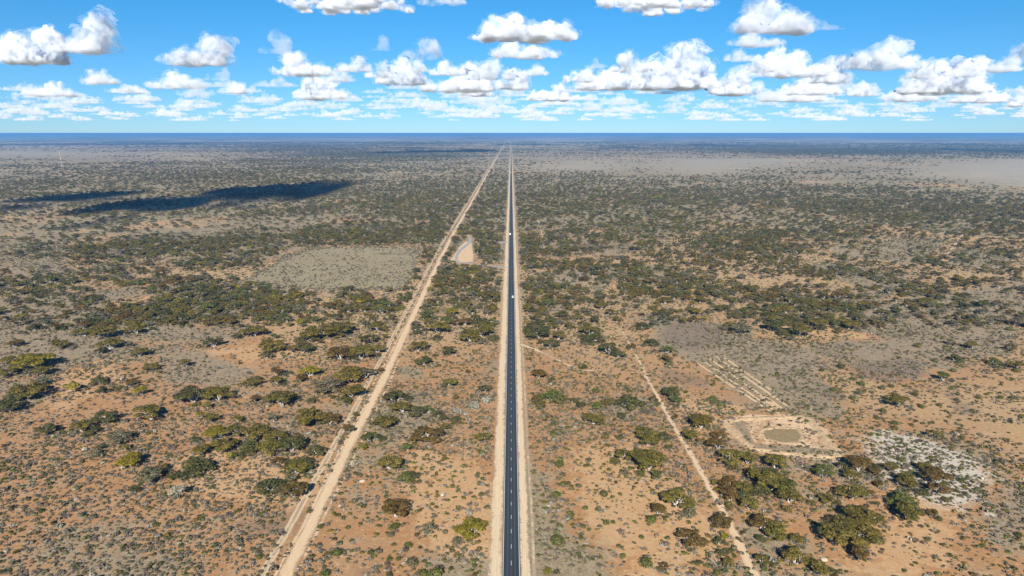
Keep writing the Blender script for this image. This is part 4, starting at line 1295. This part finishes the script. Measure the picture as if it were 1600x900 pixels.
CL = [  # photo x, base y, width, height, density, label
    (38, 100, 130, 60, 'dense', "big white cumulus at the far left edge of the sky"),
    (122, 82, 105, 62, 'thick', "tall puff leaning right behind the cloud at the left edge"),
    (310, 102, 105, 46, 'thick', "rounded white cloud alone in blue left of the highway"),
    (430, 84, 60, 38, 'thin', "faint grey wispy cloud above the flat-based white one"),
    (475, 118, 100, 36, 'thick', "flat-based white cloud left of the cloud crowd over the tracks"),
    (155, 131, 62, 22, 'mid', "small low cloud under the big left puffs"),
    (75, 150, 90, 22, 'mid', "low ragged cloud near the left horizon, below the small one"),
    (278, 138, 90, 28, 'mid', "ragged cloud between the lone round cloud and horizon"),
    (340, 126, 44, 22, 'thin', "thin puff right of the ragged cloud on the left"),
    (545, 13, 200, 22, 'dense', "grey-based cloud cut by the top edge left of centre"),
    (690, 6, 80, 14, 'mid', "short cloud cut by the top edge near the centre"),
    (820, 62, 170, 40, 'dense', "wide white cloud high above the highway's end"),
    (822, 90, 112, 26, 'thick', "flat cloud slice right under the wide high one"),
    (662, 92, 52, 32, 'mid', "upright puff left of the high central clouds"),
    (594, 80, 34, 26, 'thin', "little upright wisp left of centre, alone in blue"),
    (552, 112, 62, 24, 'mid', "small cloud right of the flat-based white cloud"),
    (628, 132, 84, 42, 'thick', "bulging white cloud left of the highway line"),
    (500, 155, 84, 36, 'thick', "low heaped cloud below the flat-based white cloud"),
    (430, 136, 74, 18, 'thin', "pale flat cloud at left under the flat-based one"),
    (715, 142, 125, 44, 'thick', "white cloud heap just left of the highway's vanishing point"),
    (768, 124, 70, 34, 'mid', "cloud top poking up above the highway's end"),
    (1018, 16, 190, 26, 'dense', "long white cloud cut by the top edge right of centre"),
    (1210, 52, 130, 54, 'thick', "high grey-white cloud with ragged base at upper right"),
    (1175, 73, 90, 26, 'mid', "grey skirt hanging below the high cloud at upper right"),
    (1153, 96, 48, 20, 'mid', "small puff below the high cloud at upper right"),
    (1025, 140, 140, 74, 'thick', "tallest brilliant white tower right of the highway"),
    (1085, 138, 70, 40, 'thick', "white shoulder on the right of the tallest tower"),
    (930, 106, 40, 16, 'thin', "faint scrap of cloud left of the tallest tower"),
    (945, 140, 100, 34, 'thick', "white bank joined to the left of the tallest tower"),
    (865, 157, 84, 26, 'thick', "low bright cloud just right of the highway's end"),
    (1380, 108, 104, 48, 'mid', "lone ragged cloud high at right with drooping base"),
    (1240, 120, 120, 44, 'thick', "broad white cloud in the middle of right sky"),
    (1300, 130, 70, 40, 'thick', "white hump right of the broad cloud on the right"),
    (1145, 148, 84, 42, 'thick', "heaped cloud between the tallest tower and the broad cloud"),
    (1240, 158, 110, 30, 'mid', "low cloud under the broad cloud in the right sky"),
    (1470, 146, 120, 54, 'thick', "domed white cloud heap toward the right edge"),
    (1530, 160, 80, 28, 'thick', "low cloud at the right foot of the domed heap"),
    (1562, 112, 70, 24, 'mid', "flat grey cloud near the right edge"),
    (1595, 90, 46, 32, 'mid', "cloud cut by the right edge of the picture"),
    (1592, 166, 40, 18, 'thick', "small bright cloud low at the right edge"),
    (1300, 46, 44, 12, 'thin', "tiny wisp right of the high upper-right cloud"),
    (530, 128, 46, 20, 'mid', "small white puff squeezed between the two low left heaps"),
    (590, 122, 44, 26, 'thick', "knobbly puff above the gap left of the bulging cloud"),
    (655, 112, 36, 20, 'mid', "small puff perched over the bulging cloud's right shoulder"),
    (700, 118, 60, 24, 'thick', "rounded cap on top of the heap left of the highway"),
    (745, 150, 60, 24, 'thick', "small bright lump right beside the highway's far end"),
    (800, 140, 56, 34, 'thick', "upright white lump directly above the highway's far end"),
    (835, 118, 44, 18, 'mid', "flat little puff right above the highway's far end"),
    (905, 128, 52, 24, 'thick', "small heap between the highway and the tallest tower"),
    (985, 112, 60, 30, 'thick', "left shoulder knob of the tallest white tower"),
    (1190, 112, 60, 26, 'thick', "tall knob joined to the broad right-hand cloud's left"),
    (1270, 148, 80, 28, 'thick', "bright lump low below the hump in right sky"),
    (1340, 150, 60, 22, 'mid', "low puff between the hump and the domed heap"),
    (1440, 122, 50, 26, 'thick', "knob rising from the domed heap's left side"),
    (1500, 120, 56, 24, 'mid', "small puff above the domed heap's right side"),
    (205, 146, 50, 14, 'mid', "thin flat puff left of the ragged cloud"),
    (370, 146, 60, 18, 'mid', "low puff right of the ragged cloud, near horizon"),
    (1420, 158, 90, 26, 'mid', "low streaky cloud left of the domed heap"),
]
for k, (u_, vb, wp, hp, th, lab) in enumerate(CL):
    o = put_cloud(u_, vb, wp, hp, th, 40 + k)
    tag(o, lab, "cloud", "cumulus clouds over the plain")
# clouds overhead and beyond the frame's top, one of them an added filler: their shadows lie on the plain in the photograph
def shadow_cloud(u, v, wpx, dep_m, hgt, seed, label):
    g = G(u, v); W = wpx / ppm(u, v)
    k = BASE / math.tan(R(SUN_EL))
    x, y = g[0] - k * math.sin(R(SUN_AZ)), g[1] - k * math.cos(R(SUN_AZ))
    me = cloud_mesh(W, hgt, dep_m, seed, max(W / 40, 14))
    me.materials.clear(); me.materials.append(CM_['dense'])
    for p in me.polygons: p.use_smooth = True
    o = link("cumulus_cloud", me, loc=(x, y, BASE))
    tag(o, label, "cloud", "cumulus clouds over the plain")
shadow_cloud(322, 318, 310, 1100, 360, 201, "cloud overhead that shades the dark strip left of the tracks")
shadow_cloud(70, 318, 270, 420, 220, 202, "narrow cloud overhead that shades the plain's left edge")
shadow_cloud(262, 317, 190, 700, 300, 209, "small cloud overhead between the two that shade the left plain")  # unseen cloud added to close the gap between the neighbouring cloud shadows
shadow_cloud(690, 237, 200, 1700, 380, 203, "cloud whose shadow crosses the dirt track far off")
shadow_cloud(1580, 236, 130, 2200, 400, 206, "cloud whose shadow touches the far right edge")

def distant_clouds():
    shapes = [cloud_mesh(1000, 270, 700, 900 + k, 19) for k in range(8)]
    Vs, Fs, Ms, nb = [], [], [], 0
    rg = np.random.default_rng(5)
    data = []
    for m2 in shapes:
        n = len(m2.vertices); co = np.empty(n * 3, np.float32); m2.vertices.foreach_get("co", co)
        m2.calc_loop_triangles(); t = np.empty(len(m2.loop_triangles) * 3, np.int32); m2.loop_triangles.foreach_get("vertices", t)
        data.append((co.reshape(-1, 3), t.reshape(-1, 3)))
    placed = []
    for vb, cnt, w0, w1 in ((136, 10, 30, 70), (144, 16, 30, 80), (150, 24, 30, 85), (156, 30, 28, 85), (162, 34, 26, 80), (167, 38, 24, 75), (172, 42, 22, 70), (177, 44, 20, 65), (182, 44, 18, 60), (186, 34, 18, 55)):
        for k in range(cnt):
            for _ in range(12):
                u = rg.uniform(-60, 1660); v = vb + rg.uniform(-3, 3)
                d = dir_at(u, v); t = (BASE - CAM_H) / d[2]
                W = rg.uniform(w0, w1) * t / FPX
                x, y = d[0] * t, d[1] * t
                if all((x - a) ** 2 + ((y - b) * .5) ** 2 > (.42 * (W + w)) ** 2 for a, b, w in placed): break
            else: continue
            placed.append((x, y, W))
            co, tr = data[rg.integers(8)]
            s = W / 1000
            c = co * np.array([s * (1 if rg.random() < .5 else -1), s * .8, s * rg.uniform(.5, 1.1)])
            if c[0, 0] * co[0, 0] < 0: tr = tr[:, ::-1]
            Vs.append(c + np.array([x, y, BASE])); Fs.append(tr + nb); nb += len(c); Ms.append(np.full(len(tr), int(vb > 160)))
    for m2 in shapes: bpy.data.meshes.remove(m2)
    me = mesh_np("distant_clouds", np.concatenate(Vs), np.concatenate(Fs), [CM_['far'], CM_['faint']], np.concatenate(Ms), smooth=True)
    tag(link("distant_clouds", me), "rows of small cumulus thinning out towards the horizon", "clouds", kind="stuff")
distant_clouds()

# ------------------------------------------------------------------ the air
def haze():
    m = NT("blue_air")
    v = m.n("VolumePrincipled")
    v.inputs["Color"].default_value = (.12, .335, .68, 1)
    v.inputs["Density"].default_value = 5.4e-5
    v.inputs["Anisotropy"].default_value = 0.0
    mat = m.done(None, v.outputs[0])
    s, z0, z1 = 122000.0, -1.0, 182.0
    V = [(x, y, z) for z in (z0, z1) for x, y in ((-s, -s), (s, -s), (s, s), (-s, s))]
    F = [(3, 2, 1, 0), (4, 5, 6, 7), (0, 1, 5, 4), (1, 2, 6, 5), (2, 3, 7, 6), (3, 0, 4, 7)]
    me = mesh_np("haze", V, F, [mat])
    tag(link("haze", me), "blue haze lying over the plain", "haze", kind="stuff")
haze()
